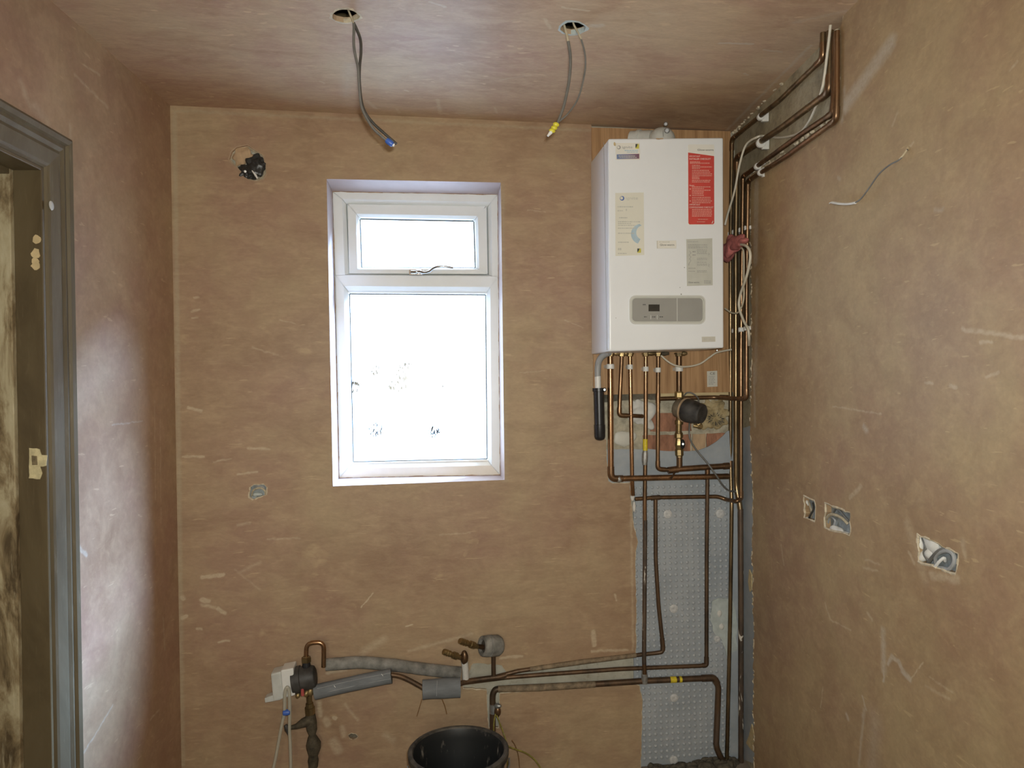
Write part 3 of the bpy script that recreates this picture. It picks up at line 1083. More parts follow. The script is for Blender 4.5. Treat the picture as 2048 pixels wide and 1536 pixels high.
arch_piece('architrave', [lambda t: (s_arch_in + AW * t, 0.0), lambda t: (s_arch_in + AW * t, DZ + AW * t)])
arch_piece('architrave', [lambda t: (s_arch_in + AW * t, DZ + AW * t), lambda t: (s_arch_in - DOOR_W - AW * t, DZ + AW * t)])
arch_piece('architrave', [lambda t: (s_arch_in - DOOR_W - AW * t, 0.0), lambda t: (s_arch_in - DOOR_W - AW * t, DZ + AW * t)])
JT = 0.010
def jamb_box(name, s0, s1, z0, z1, d0, d1, mat, bev=0.002):
    mb = MB()
    mb.box8([lp(s0, z0, d0), lp(s1, z0, d0), lp(s1, z0, d1), lp(s0, z0, d1), lp(s0, z1, d0), lp(s1, z1, d0), lp(s1, z1, d1), lp(s0, z1, d1)])
    return mb.build(name, mat, door, bevel=bev)


RB = 0.056                                   # rebate depth
jamb_box('jamb_lining', s_arch_in - JT, s_arch_in, 0, DZ, 0.012, -RB, M['jamb'])
jamb_box('jamb_lining', s_arch_in - DOOR_W, s_arch_in - DOOR_W + JT, 0, DZ, 0.012, -RB, M['jamb'])
jamb_box('head_lining', s_arch_in - DOOR_W + JT, s_arch_in - JT, DZ - JT, DZ, 0.012, -RB, M['jamb'])
plabel(jamb_box('door_stop', s_arch_in - JT - 0.012, s_arch_in, 0, DZ, -RB - 0.0005, -TH, M['mottled']), 'scraped cream and brown inner lining')
plabel(jamb_box('door_stop', s_arch_in - DOOR_W, s_arch_in - DOOR_W + JT + 0.012, 0, DZ, -RB - 0.0005, -TH, M['mottled']), 'scraped cream and brown inner lining')
jamb_box('door_stop', s_arch_in - DOOR_W + JT + 0.012, s_arch_in - JT - 0.012, DZ - JT - 0.012, DZ, -RB - 0.0005, -TH, M['jamb'])
jamb_box('door_light_block', s_arch_in - DOOR_W + 0.03, s_arch_in - 0.03, 0.0, DZ - 0.03, -TH + 0.002, -TH - 0.04, M['jamb'])  # unseen closed leaf, added so that no outside light enters
jamb_box('door_light_block', s_arch_in - DOOR_W - 0.1, s_arch_in + 0.1, -0.05, DZ + 0.1, -TH - 0.041, -TH - 0.06, M['jamb'])  # wider unseen panel added behind it, seals the doorway against sky light


def on_jamb(px, py, lift=0.0):
    n = SD
    return hit(px, py, lp(s_arch_in - JT - lift, 0), n)


def jamb_plate(name, pts, lift, mat, label=None):
    lo = [on_jamb(x, y, lift) for x, y in pts]
    o = MB().prism(lo, SD * lift * 0.98).build(name, mat, door)
    if label:
        plabel(o, label)
    return o


jamb_plate('strike_recess', ragged([(58, 896), (80, 898), (82, 910), (94, 911), (92, 932), (80, 934), (84, 946), (80, 958), (58, 957)], 0.8, 6, True, 3), 0.0015, M['strike'], 'chipped cream keep recess')
jamb_plate('latch_slot', [(63, 911), (74, 912), (75, 930), (64, 930)], 0.0018, M['dark_void'])
for k, (x, y, a, b) in enumerate([(73, 479, 8, 9), (71, 507, 9, 10), (70, 522, 7, 7), (71, 532, 9, 8)]):
    jamb_plate('filler_spot', ell(x, y, a, b, 14, 0.18, k), 0.0012 + k * 1e-4, M['paint_spot'], 'round buff spot of filler')
# pale blob on the architrave
q = L(103, 412, 0.025)
o = MB().blob(q, SD * 0.010, NL * 0.003, (0, 0, 0.011), 12, 8, 0.2, 60).build('paint_spot', M['plug'], door, smooth=True)
plabel(o, 'pale blue grey paint spot')

# --- right wall: render core and plaster skin
rs = lambda s, z, off=0.0: Vector(((CR + SD * s + NR * off).x, (CR + SD * s + NR * off).y, z))
s_end_r = (YF - CR.y) / SD.y
rc = MB().prism([rs(0.3, 0, -0.02), rs(s_end_r, 0, -0.02), rs(s_end_r, 2.8, -0.02), rs(0.3, 2.8, -0.02)], -NR * 0.12)
wall_right = struct(rc.build('wall_right', M['render'], origin=rs(0, 0)))
edge2 = [(1687, 40), (1679, 60), (1679, 150), (1677, 238), (1640, 263), (1590, 301), (1540, 326), (1499, 352), (1500, 420), (1502, 560), (1503, 700), (1500, 850), (1502, 900), (1505, 1000), (1504, 1120), (1507, 1250), (1507, 1420), (1509, 1530)]
e2 = [Rw(x, y) for x, y in ragged(edge2, 1.9, 7, False, 8)]
e2[0].z = ceil_z(e2[0].x)
e2[-1].z = 0.0
rl = [rs(s_end_r, 0), rs(s_end_r, ceil_z(XR0))] + e2
SOCK = [[(1607, 991), (1630, 1001), (1631, 1044), (1608, 1036)],
        [(1649, 1005), (1700, 1026), (1700, 1072), (1649, 1055)],
        [(1834, 1067), (1917, 1108), (1910, 1148), (1836, 1123)]]
sock_l = [ragged(s_, 1.6, 9, True, 20 + i) for i, s_ in enumerate(SOCK)]
CAB_HOLE = ell(1817, 297, 3.5, 5, 10, 0.1, 3)
rp = MB().prism(rl, -NR * 0.019, [[Rw(x, y) for x, y in s_] for s_ in sock_l] + [[Rw(x, y) for x, y in CAB_HOLE]], back=False)
plabel(rp.build('plaster_skim', M['plaster_right'], wall_right), 'pink brown skim plaster beside the pipe chase')
rim = MB()
for i in range(len(e2) - 1):
    rim.tube([e2[i] - NR * 0.004, e2[i + 1] - NR * 0.004], [random.uniform(0.002, 0.008), random.uniform(0.002, 0.006)], 6)
for s_ in sock_l:
    for i in range(len(s_)):
        a, b = s_[i], s_[(i + 1) % len(s_)]
        rim.tube([Rw(*a) - NR * 0.002, Rw(*b) - NR * 0.002], random.uniform(0.002, 0.004), 6)
o = rim.build('broken_plaster_edge', M['plaster_edge'], wall_right)
o['kind'] = 'stuff'

cr_ = MB()
rnd = random.Random(12)
for k in range(70):
    t_ = rnd.random()
    if k < 34:
        x, y = 1466 + t_ * 172, 266 - t_ * 196
        x += rnd.uniform(-3, 3)
        y += rnd.uniform(-2, 9)
    elif k < 52:
        x, y = 1674 + rnd.uniform(-3, 3), 60 + t_ * 170
    else:
        x, y = 1500 + t_ * 170, 352 - t_ * 112
        y += rnd.uniform(-8, -2)
    r_ = rnd.uniform(0.003, 0.008)
    cr_.blob(Rw(x, y, -0.014), SD * r_ * 1.6, NR * r_ * 1.1, (0, 0, r_), 8, 6, 0.5, 90, k)
o = cr_.build('plaster_crumbs', M['plaster_edge'], wall_right)
o['kind'] = 'stuff'
for pts in ([(1498, 1139), (1503, 1150), (1503, 1178), (1499, 1184), (1496, 1165)], [(1503, 1448), (1508, 1470), (1508, 1505), (1500, 1497), (1492, 1486), (1498, 1470)]):
    MB().prism([Rw(x, y, -0.006) for x, y in pts], -NR * 0.004).build('plaster_flake', M['batten'], wall_right)

# --- rear wall and ceiling
rw = MB().prism([(XL0 - .4, YF, -0.1), (XR0 + .3, YF, -0.1), (XR0 + .3, YF, 2.8), (XL0 - .4, YF, 2.8)], (0, -0.1, 0))
struct(rw.build('wall_front', M['plaster_right']))
H1 = ell(691, 31.5, 27, 13, 22, 0.06, 2)
H2 = ell(1146, 56, 26, 12, 22, 0.06, 4)
cl_ = [(XL0 - .05, YF - .05), (XR0 + .05, YF - .05), (XR1 + .04, D + .02), (XL1 - .04, D + .02)]
cz = [Vector((x, y, ceil_z(x))) for x, y in cl_]
ce = MB().prism(cz, (0, 0, 0.014), [[Ce(x, y) for x, y in H1], [Ce(x, y) for x, y in H2]])
ceiling = struct(ce.build('ceiling', M['plaster_ceil'], origin=(0, 0, CL.z)))
deck = MB().prism([(XL0 - .5, YF - .2, 2.68), (XR0 + .5, YF - .2, 2.68), (XR1 + .5, D + .3, 2.68), (XL1 - .5, D + .3, 2.68)], (0, 0, 0.1))
deck.build('floorboards_above', M['timber_lit'], ceiling)
for hl, sd in ((H1, 1), (H2, 2)):
    r_ = MB()
    q = [Ce(x, y) for x, y in hl]
    c = sum(q, Vector()) / len(q)
    n = len(q)
    rnd = random.Random(sd)
    q2 = [c + (p - c) * rnd.uniform(1.10, 1.30) for p in q]
    for i in range(n):
        j = (i + 1) % n
        r_.add([q[i] + Vector((0, 0, 0.012)), q[j] + Vector((0, 0, 0.012)), q[j] + NC * 0.0012, q[i] + NC * 0.0012, q2[j] + NC * 0.0004, q2[i] + NC * 0.0004], [(0, 1, 2, 3), (3, 2, 4, 5)])
    plabel(r_.build('hole_rim', M['plaster_edge'] if sd == 1 else M['filler_thin'], ceiling), 'pale chipped rim of a cable hole')
# shallow plaster coving line along the window wall: dark line at the junction is left to the light

# ================================================================== window
ww = empty('window_1', B(838, 956, -REVEAL))
struct(ww)
def wl(x, y, d=0.0):
    """photo point on the frame plane, d metres further out"""
    return B(x, y, -REVEAL - d)


def quad_pts(q, inset):
    """photo quad moved inwards by inset (left, top, right, bottom) pixels"""
    l, t, r, b = inset
    (a, b_, c, d) = q
    return [(a[0] + l, a[1] + t), (b_[0] - r, b_[1] + t), (c[0] - r, c[1] - b), (d[0] + l, d[1] - b)]


def ring(q, steps, names, mats, parent, gapm=0.0011):
    """four mitred members; steps: list of (inset tuple, depth)"""
    loops = [[wl(x, y, d) for x, y in quad_pts(q, ins)] for ins, d in steps]
    # keep the true xz of each loop as projected on the frame plane
    loops = [[Vector((wl(x, y, 0).x, D + REVEAL + d, wl(x, y, 0).z)) for x, y in quad_pts(q, ins)] for ins, d in steps]
    for i in range(4):
        j = (i + 1) % 4
        mb = MB()
        n = len(loops)
        vs = []
        for lo in loops:
            t = (lo[j] - lo[i]).normalized() * gapm
            vs += [lo[i] + t, lo[j] - t]
        fs = [(2 * k, 2 * k + 1, 2 * k + 3, 2 * k + 2) for k in range(n - 1)]
        mb.add(vs, fs)
        o = mb.build(names[i], mats[i], parent)
    return loops


U, UD = M['upvc'], M['upvc_dirty']
# outer frame (two lights): outer quad, front face, chamfer, rebate
T_Q = [(665, 383), (995.5, 389), (998, 566), (671, 563)]       # upper light, to the middle of the transom
B_Q = [(671, 563), (998, 566), (1000.5, 950), (678, 956)]
top_q = [(665, 383), (995.5, 389), (997.5, 553), (670.5, 551)]
ring(top_q, [((0, 0, 0, 0), 0.03), ((0.5, 0.5, 0.5, 0), 0.0), ((19, 15, 13, 0.5), 0.0), ((26, 22, 19, 4), 0.016), ((27.5, 23.5, 20.5, 5), 0.034)],
     ['frame_head', 'frame_jamb', 'transom_edge', 'frame_jamb'], [U, U, U, U], ww)
bot_q = [(670.5, 551), (997.5, 553), (1000.5, 950), (678, 956)]
ring(bot_q, [((0, 0, 0, 0), 0.03), ((0.5, 0, 0.5, 0.5), 0.0), ((17, 21, 17, 19), 0.0), ((24, 29, 22, 25), 0.014), ((25.5, 33, 23.5, 29), 0.018), ((26.5, 34.5, 24.5, 30), 0.034)],
     ['transom', 'frame_jamb', 'frame_sill', 'frame_jamb'], [U, U, UD, U], ww)
# rear backing of the frame so that no light leaks round it
fr_b = MB()
for q0, q1 in (((660, 378, 1001, 386), None),):
    pass
bk = MB()
ob = [B(x, y, -REVEAL) for x, y in [(645, 350), (1012, 356), (1018, 975), (655, 985)]]
ibt = [Vector((wl(x, y).x, D + REVEAL + 0.0345, wl(x, y).z)) for x, y in quad_pts([(694.5, 406.5), (973, 411), (976, 547.5), (697.5, 546.5)], (23, 26.5, 23, 13))]
ibb = [Vector((wl(x, y).x, D + REVEAL + 0.0345, wl(x, y).z)) for x, y in quad_pts(bot_q, (24.5, 32, 22.5, 28))]
ob = [Vector((p.x, D + REVEAL + 0.0345, p.z)) for p in ob]
bk.prism(ob, (0, 0.004, 0), [ibt, ibb])
bk.build('frame_light_seal', M['upvc'], ww)
# opening sash in the upper light
sash = empty('sash', wl(834, 540))
sash.parent = ww
sash.location = wl(834, 540) - Vector(ww.location)
sash_q = quad_pts(top_q, (28, 24, 21, 6))
sash_q = [(694.5, 406.5), (973, 411), (976, 547.5), (697.5, 546.5)]
ring(sash_q, [((0, 0, 0, 0), 0.035), ((0, 0, 0, 0), 0.010), ((1.2, 1.2, 1.2, 1.2), 0.008), ((17, 20, 17, 9), 0.008), ((22, 25.5, 22, 12.5), 0.018), ((24, 27.5, 24, 14), 0.034)],
     ['sash_rail', 'sash_stile', 'sash_rail', 'sash_stile'], [U, U, U, U], sash)


def pane(q, d, name, parent, mat='glass'):
    pts = [Vector((wl(x, y).x, D + REVEAL + d, wl(x, y).z)) for x, y in q]
    return MB().prism(pts, (0, 0.004, 0)).build(name, M[mat], parent)


def gasket(q, d, parent):
    mb = MB()
    pts = [Vector((wl(x, y).x, D + REVEAL + d, wl(x, y).z)) for x, y in q]
    for i in range(4):
        a, b = pts[i], pts[(i + 1) % 4]
        mb.tube([a, b], 0.0024, 6)
    o = mb.build('gasket', M['gasket'], parent)
    plabel(o, 'thin dark glazing gasket')


gq1 = quad_pts(sash_q, (23, 27, 23, 13))
gq2 = quad_pts(bot_q, (25.5, 33.5, 23.5, 29))
plabel(pane(gq1, 0.033, 'pane', sash, 'glass_clean'), 'obscure glass of the upper light, blown out white')
pane(gq2, 0.033, 'pane', ww)
gasket(quad_pts(sash_q, (24.5, 28.2, 24.5, 14)), 0.0325, sash)
gasket(quad_pts(bot_q, (27, 35, 25, 30.5)), 0.0325, ww)
# stained plaster line round the frame
sl = MB()
qs = ragged(FR, 0.7, 14, True, 6)
for i in range(len(qs)):
    a, b = qs[i], qs[(i + 1) % len(qs)]
    sl.tube([B(a[0], a[1], -REVEAL + 0.001), B(b[0], b[1], -REVEAL + 0.001)], random.uniform(0.0008, 0.0024), 5)
plabel(sl.build('plaster_line', M['sealant'], ww), 'brown line of dried plaster round the frame')
# chrome casement fastener
hd = MB()
def wr(x, y, lift):
    return B(x, y, -REVEAL + lift)
hd.lathe(wr(838, 543, 0.0), wr(838, 543, 0.020), [(0, 0.010), (0.5, 0.010), (0.7, 0.008), (1, 0.006)], 16)
hd.tube(spline([wr(822, 544, 0.012), wr(830, 544, 0.015), wr(838, 543, 0.018), wr(848, 545, 0.022), (wr(858, 543, 0.028)), wr(866, 537, 0.034), wr(876, 533.5, 0.040), wr(890, 533.5, 0.042), wr(906, 536, 0.040)], 5),
        [0.0068] * 8 + [0.006] * 8 + [0.0048] * 30, 10)
plabel(hd.build('window_handle', M['chrome'], ww, smooth=True), 'chrome casement fastener with a curved lever')
mb = plateB(rrect(818, 538.5, 846, 550, 3), -REVEAL + 0.004, 0.004).build('handle_plate', M['chrome'], ww)

# outside ground (pale paving, overexposed)
gr = MB().prism([(-30, D + 0.21, -0.6), (30, D + 0.21, -0.6), (30, 60, -0.6), (-30, 60, -0.6)], (0, 0, -0.1))
struct(gr.build('ground_outside', M['outside']))

# ================================================================== board behind the boiler
bd = plateB([(1183, 255), (1461, 255), (1468, 784), (1187, 790)], 0.004, 0.018)
# top trimmed to the ceiling
for v in bd.v:
    v.z = min(v.z, ceil_z(v.x) - 0.002)
board = tag(bd.build('backing_board', M['panel']), 'vertical wood grain board fixed to the wall behind the white boiler', 'board')

# ================================================================== dimpled membrane
mem = empty('damp_membrane', B(1375, 1528, -0.01))
tag(mem, 'blue grey dimpled damp proofing membrane on the bare wall below the boiler', 'membrane')
mpts = [(1210, 899), (1300, 898), (1318, 901), (1372, 903), (1396, 901), (1416, 893), (1438, 879), (1454, 862), (1472, 858)]
mq = ragged(mpts, 0.7, 8, False, 3)
front = onB(mq, -0.006)
xr = B(1474, 1000, -0.012).x
lo_ = [p for p in front]
lo_[-1].x = XR1 + 0.015
tail = [Vector((XR1 + 0.015, D + 0.006, 0.002)), B(1268, 1528, -0.006), B(1267, 966, -0.006), B(1210, 966, -0.006)]
tail[1].z = 0.002
MB().prism(lo_ + tail, (0, 0.004, 0)).build('membrane_sheet', M['membrane'], mem)
rq = [Rw(x, y, -0.012) for x, y in [(1472, 858), (1488, 856), (1506, 852)]]
mr = MB().prism([rs(-0.001, rq[0].z, -0.012), Rw(1506, 850, -0.012), Rw(1515, 1530, -0.012), rs(-0.001, 0.002, -0.012)], -NR * 0.004)
mr.build('membrane_sheet', M['membrane'], mem)
dm = MB()
pitch = 0.0225
x0 = B(1273, 1200, -0.006).x
z_top = B(1300, 975, -0.006).z
nx = int((XR1 - x0 - 0.0) / pitch)
for i in range(nx):
    for j in range(int(z_top / pitch)):
        c = Vector((x0 + i * pitch, D + 0.006, z_top - j * pitch))
        n = 8
        vs, fs = [], []
        for (r, h) in ((0.0068, 0.0), (0.0050, 0.0030), (0.0022, 0.0042)):
            for k in range(n):
                a = 2 * math.pi * k / n
                vs.append(c + Vector((r * math.cos(a), -h, r * math.sin(a))))
        for q in range(2):
            for k in range(n):
                fs.append((q * n + k, q * n + (k + 1) % n, (q + 1) * n + (k + 1) % n, (q + 1) * n + k))
        fs.append(tuple(2 * n + k for k in range(n)))
        dm.add(vs, fs)
o = dm.build('dimples', M['dimple'], mem, smooth=True)
o['kind'] = 'stuff'
for k, (x, y, r) in enumerate([(1335, 1028, 9.5), (1440, 1027, 10), (1347, 1217, 9.5), (1348, 1395, 9), (1347, 1520, 9.5), (1434, 1277, 7.5)]):
    p = B(x, y, -0.006)
    mb = MB().lathe(p, p + Vector((0, -0.008, 0)), [(0, r * 0.00187), (0.55, r * 0.00175), (0.8, r * 0.0012), (0.85, r * 0.0006), (0.7, r * 0.0002)], 14)
    mb.build('fixing_plug', M['plug'], mem, smooth=True)
mb = plateB(ragged([(1424, 1203), (1436, 1194), (1462, 1198), (1474, 1230), (1474, 1300), (1452, 1310), (1444, 1280), (1426, 1262), (1420, 1232)], 2.0, 8, True, 5), -0.0012, 0.004)
plabel(mb.build('filler_smear', M['filler_thin'], mem), 'pale green filler smear on the membrane')
for k, (x, y) in enumerate([(1439, 1227), (1443, 1253)]):
    mb = MB().blob(B(x, y, -0.001), (0.010, 0, 0), (0, 0.005, 0), (0, 0, 0.013), 12, 8, 0.3, 60, k)
    mb.build('filler_dab', M['filler'], mem, smooth=True)

# ================================================================== pipes
PIPES = 'copper pipes round the boiler'
def fit(mb_pts, r, k=1.2):
    return MB().tube(mb_pts, r * k, 12)


def pipe(pts, r, mat, label, bend=0.022, elbows=(), sleeves=(), group=PIPES, name='copper_pipe', fitmat=None):
    """one pipe run; elbows: indices of corner points that get a soldered elbow; sleeves: (point, direction, length)"""
    pp = path(pts, bend)
    ob_ = MB().tube(pp, r, 14).build(name, mat, smooth=True)
    tag(ob_, label, 'pipe', group)
    P = [Vector(p) for p in pts]
    for i in elbows:
        a, b, c = P[i - 1], P[i], P[i + 1]
        la = min(bend + r * 1.6, (a - b).length * 0.7)
        lc = min(bend + r * 1.6, (c - b).length * 0.7)
        e = path([b + (a - b).normalized() * la, b, b + (c - b).normalized() * lc], bend * 0.95)
        MB().tube(e, r * 1.17, 14).build('elbow', fitmat or mat, ob_, smooth=True)
    for (p, q) in sleeves:
        MB().tube([p, q], r * 1.2, 14).build('sleeve', fitmat or mat, ob_, smooth=True)
    return ob_


def clipB(px, py, r, off, parent):
    """white saddle clip round a vertical pipe on the board"""
    c = B(px, py, off)
    mb = MB()
    mb.lathe(c + Vector((0, 0, -0.009)), c + Vector((0, 0, 0.009)), [(0, r * 1.32), (0.15, r * 1.42), (0.85, r * 1.42), (1, r * 1.32)], 16)
    mb.box(c + Vector((-r * 1.35, 0.0, -0.006)), (r * 2.7, 0, 0), (0, off - 0.005, 0), (0, 0, 0.012))
    plabel(mb.build('pipe_clip', M['plastic_white'], parent, smooth=False), 'white plastic saddle clip')


r15, r22 = 0.0078, 0.0108
BZ = 0.028                                   # axis of the pipes clipped to the board
CU, CO, CD, CW = M['copper'], M['copper_old'], M['copper_dark'], M['copper_wall']

pA = pipe([B(1220.5, 712, 0.045), B(1222, 957.5, 0.045), B(1457, 952.5, 0.034)], r22, CU, 'thick copper pipe leftmost under the boiler that turns right along the bottom of the loop', 0.028, (1,), fitmat=CO)
clipB(1220.5, 733, r22, 0.045, pA)
MB().blob(B(1238, 958.5, 0.047), (0.012, 0, 0), (0, 0.012, 0), (0, 0, 0.0125), 14, 8, 0.2, 80).build('flux_smear', M['solder'], pA, smooth=True)
pB = pipe([B(1243.5, 712, BZ), B(1239.5, 800, BZ), B(1238.5, 831, BZ), B(1268, 831.5, BZ), B(1284, 832.5, 0.006)], r15, CO, 'short copper pipe stopping in an elbow over the white filler lump', 0.018, (2,), fitmat=CO)
MB().blob(B(1284, 832.5, 0.010), (0.006, 0, 0), (0, 0.012, 0), (0, 0, 0.0085), 10, 8, 0.1, 60).build('pipe_end', CO, pB, smooth=True)
pC = pipe([B(1260, 712, BZ), B(1264.5, 968, BZ), B(1266, 990, 0.012)], r15, CU, 'copper pipe third from the left under the boiler, ending in white paint lumps', 0.02)
clipB(1260, 734, r15, BZ, pC)
for k, (x, y, a, b) in enumerate([(1263, 975, 0.006, 0.016), (1265, 996, 0.009, 0.012), (1268, 1013, 0.006, 0.02)]):
    MB().blob(B(x, y, 0.006), (a, 0, 0), (0, 0.008, 0), (0, 0, b), 12, 8, 0.4, 60, k).build('paint_lump', M['filler'], pC, smooth=True)
pD = pipe([B(1291.5, 712, BZ), B(1291.5, 850, BZ), B(1289.5, 1000, BZ), B(1290, 1100, BZ), B(1288, 1310, BZ), B(1289, 1348, BZ)], r15, CO, 'long gas pipe with yellow tape running down to the thick horizontal pipe', 0.03)
clipB(1291.5, 738, r15, BZ, pD)
MB().tube([B(1290.5, 878, BZ), B(1290.5, 901, BZ)], r15 * 1.18, 12).build('tape', M['tape'], pD, smooth=True)
MB().tube([B(1290.5, 901, BZ), B(1290, 908, BZ), B(1289.5, 922, BZ), B(1289.3, 930, BZ)], [r15 * 1.05, r15 * 1.5, r15 * 1.45, r15 * 1.1], 12).build('soldered_joint', M['solder'], pD, smooth=True)
MB().tube([B(1290.3, 1040, BZ + 0.001), B(1290, 1100, BZ + 0.001), B(1288.4, 1290, BZ + 0.001), B(1288.3, 1328, BZ + 0.001)], r15 * 1.03, 12).build('paint_streak', M['copper_paint'], pD, smooth=True)
pE = pipe([B(1316.5, 712, BZ), B(1315.5, 938, BZ), B(1345, 940.5, BZ), B(1352, 940, BZ)], r15, CO, 'copper pipe fourth clipped under the boiler, left side of the loop round the black filter', 0.018, (1,), fitmat=CO)
clipB(1316, 740, r15, BZ, pE)
MB().tube([B(1316, 787, BZ), B(1316, 806, BZ)], r15 * 1.2, 12).build('tee', CO, pE, smooth=True)
pF = pipe([B(1336, 940.5, BZ + 0.001), B(1352, 938.5, BZ + 0.001), B(1456, 931.5, BZ + 0.004)], r22, CO, 'thick copper pipe below the black filter, upper of the two running right', 0.02, sleeves=[(B(1336, 941, BZ), B(1356, 938.4, BZ)), (B(1447, 932.3, BZ + 0.004), B(1458, 931.5, BZ + 0.004))], fitmat=CO)
MB().tube([B(1350, 944, BZ + 0.005), B(1342, 958, 0.062)], 0.0035, 8).build('drain_spur', CD, pF, smooth=True)
# pipe G: from the tee along to the right wall, up to the chase
RO = 0.010
G_c = Rw(1493, 797, RO)
pG = pipe([B(1318, 797.5, BZ), B(1430, 794.5, BZ), Rw(1476, 797.5, RO + 0.016), Rw(1493, 797, RO), Rw(1493, 600, RO), Rw(1496, 362, RO), Rw(1575, 311, RO), Rw(1672, 240, RO), Rw(1674, 190, RO), Rw(1674, 62, RO)], r15, CO,
          'outermost copper pipe crossing above the black filter, then rising beside the right plaster edge', 0.022, (3, 5, 7), fitmat=CO)
MB().tube([B(1440, 794.3, BZ), B(1456, 794.8, BZ)], r15 * 1.2, 12).build('sleeve', CD, pG, smooth=True)
pH = pipe([B(1270, 998, 0.010), B(1312, 995, 0.012), B(1436, 993, 0.014), B(1452, 999, 0.022), Rw(1474, 1003, RO + 0.02), Rw(1482, 997, RO), Rw(1482, 700, RO), Rw(1486, 353, RO), Rw(1600, 270, RO), Rw(1666, 226, RO), Rw(1668, 200, RO - 0.003), Rw(1668, 66, RO - 0.003)], r15, CO,
          'copper pipe crossing the top of the membrane, then rising second from the plaster edge', 0.016, (5, 7, 9), fitmat=CO)
MB().tube([B(1302, 996, 0.012), B(1320, 994.8, 0.012)], r15 * 1.22, 12).build('tee', CD, pH, smooth=True)
pI = pipe([B(1358, 712, BZ + 0.006), B(1358, 790, BZ + 0.006), B(1357, 812, BZ + 0.012)], r22, CO, 'thick copper pipe from the boiler straight down into the black filter', 0.02)
clipB(1358, 738, r22, BZ + 0.006, pI)
MB().lathe(B(1358, 783, BZ + 0.006), B(1358, 797, BZ + 0.006), [(0, 0.014), (0.2, 0.0165), (0.8, 0.0165), (1, 0.014)], 6).build('union_nut', M['brass_dull'], pI)
pJ = pipe([B(1415, 944, 0.026), B(1413.5, 1100, 0.018), B(1413, 1330, 0.018), B(1402, 1331.5, 0.018), B(1239, 1338, 0.020), B(1087, 1349, 0.022), B(1011, 1355, 0.026), B(925, 1366, 0.036)], r15, CD,
          'dark pipe dropping down the middle of the membrane and turning left at the bottom', 0.018, (2,), fitmat=CD)
MB().tube([B(1415, 938, 0.027), B(1415, 949, 0.026)], r15 * 1.25, 12).build('tee', CO, pJ, smooth=True)
pK = pipe([B(1311, 999, 0.012), B(1311.5, 1120, 0.014), B(1317, 1210, 0.014), B(1326, 1294, 0.012), B(1325, 1304, 0.012), B(1312, 1306, 0.008), B(1275, 1310, 0.006), B(1163, 1324, 0.006), B(1036, 1342, 0.012), B(990, 1354, 0.018)], r15, CD,
          'bent dark pipe leaning across the membrane, half buried in plaster at its left end', 0.02, (3,), fitmat=CD)
MB().tube([B(1272, 1310.5, 0.006), B(1163, 1324, 0.006), B(1060, 1338.5, 0.010)], [r15 * 1.1, r15 * 1.25, r15 * 1.15], 12).build('plaster_crust', M['copper_dusty'], pK, smooth=True)
pL = pipe([B(985.5, 1462, 0.004), B(985, 1390, 0.004), B(990, 1378.5, 0.004), B(1080, 1375, 0.005), B(1163, 1370, 0.007), B(1285, 1362, 0.010), B(1428, 1355.5, 0.014), B(1437, 1372, 0.014), B(1436, 1395, 0.014), B(1432, 1494, 0.014), B(1443, 1518, 0.014), B(1455, 1533, 0.012)], r22 * 1.05, CD,
          'thickest horizontal pipe at the bottom, dropping at both ends, with a yellow tape mark', 0.03, (6,), fitmat=CD)
MB().tube([B(1340, 1359.6, 0.012), B(1352, 1359, 0.012)], r22 * 1.1, 12).build('tape', M['tape'], pL, smooth=True)
MB().tube([B(1358, 1358.8, 0.012), B(1363, 1358.6, 0.012)], r22 * 1.1, 12).build('tape', M['tape'], pL, smooth=True)
MB().tube([B(996, 1378, 0.004), B(1080, 1375, 0.005), B(1190, 1368.4, 0.008)], [r22 * 1.1, r22 * 1.25, r22 * 1.1], 12).build('plaster_crust', M['copper_dusty'], pL, smooth=True)
MB().tube([B(1288.6, 1340, 0.020), B(1289, 1352, 0.018), B(1289, 1366, 0.014)], [r15 * 1.3, r15 * 1.6, r15 * 1.5], 12).build('tee', M['solder'], pL, smooth=True)
MB().tube([B(1436, 1400, 0.014), B(1434.5, 1440, 0.0145), B(1432.2, 1490, 0.0145)], r22 * 1.04, 12).build('paint_streak', M['copper_paint'], pL, smooth=True)
# risers of the right wall
pM = pipe([Rw(1646, 62, RO), Rw(1646.5, 116, RO), Rw(1560, 200, RO), Rw(1464, 278, RO + 0.003), Rw(1461, 500, RO + 0.006), Rw(1461, 930, RO + 0.006), B(1463.5, 1010, 0.016), B(1460, 1250, 0.016), B(1453.5, 1526, 0.016)], r15, CW,
          'highest copper pipe in the wall chase, turning down in the corner and reaching the floor', 0.03, (1, 3), fitmat=CO)
MB().tube([Rw(1461, 921, RO + 0.006), Rw(1461.5, 972, RO + 0.006)], r15 * 1.35, 12).build('tee', CO, pM, smooth=True)
pN = pipe([Rw(1660, 62, RO - 0.003), Rw(1660, 120, RO - 0.002), Rw(1658, 184, RO), Rw(1565, 254, RO), Rw(1474, 315, RO + 0.002), Rw(1471.5, 500, RO + 0.003), Rw(1472, 975, RO + 0.003), Rw(1481, 1015, RO - 0.006), Rw(1482, 1200, RO - 0.006), Rw(1482, 1530, RO - 0.008)], r22 * 0.92, CW,
          'second highest copper pipe in the chase, running down to the paint streaked corner', 0.03, (2, 4), fitmat=CO)
MB().tube([Rw(1481, 1018, RO - 0.006), Rw(1482, 1200, RO - 0.006), Rw(1482, 1527, RO - 0.008)], r22 * 0.96, 12).build('paint_streak', M['copper_paint'], pN, smooth=True)
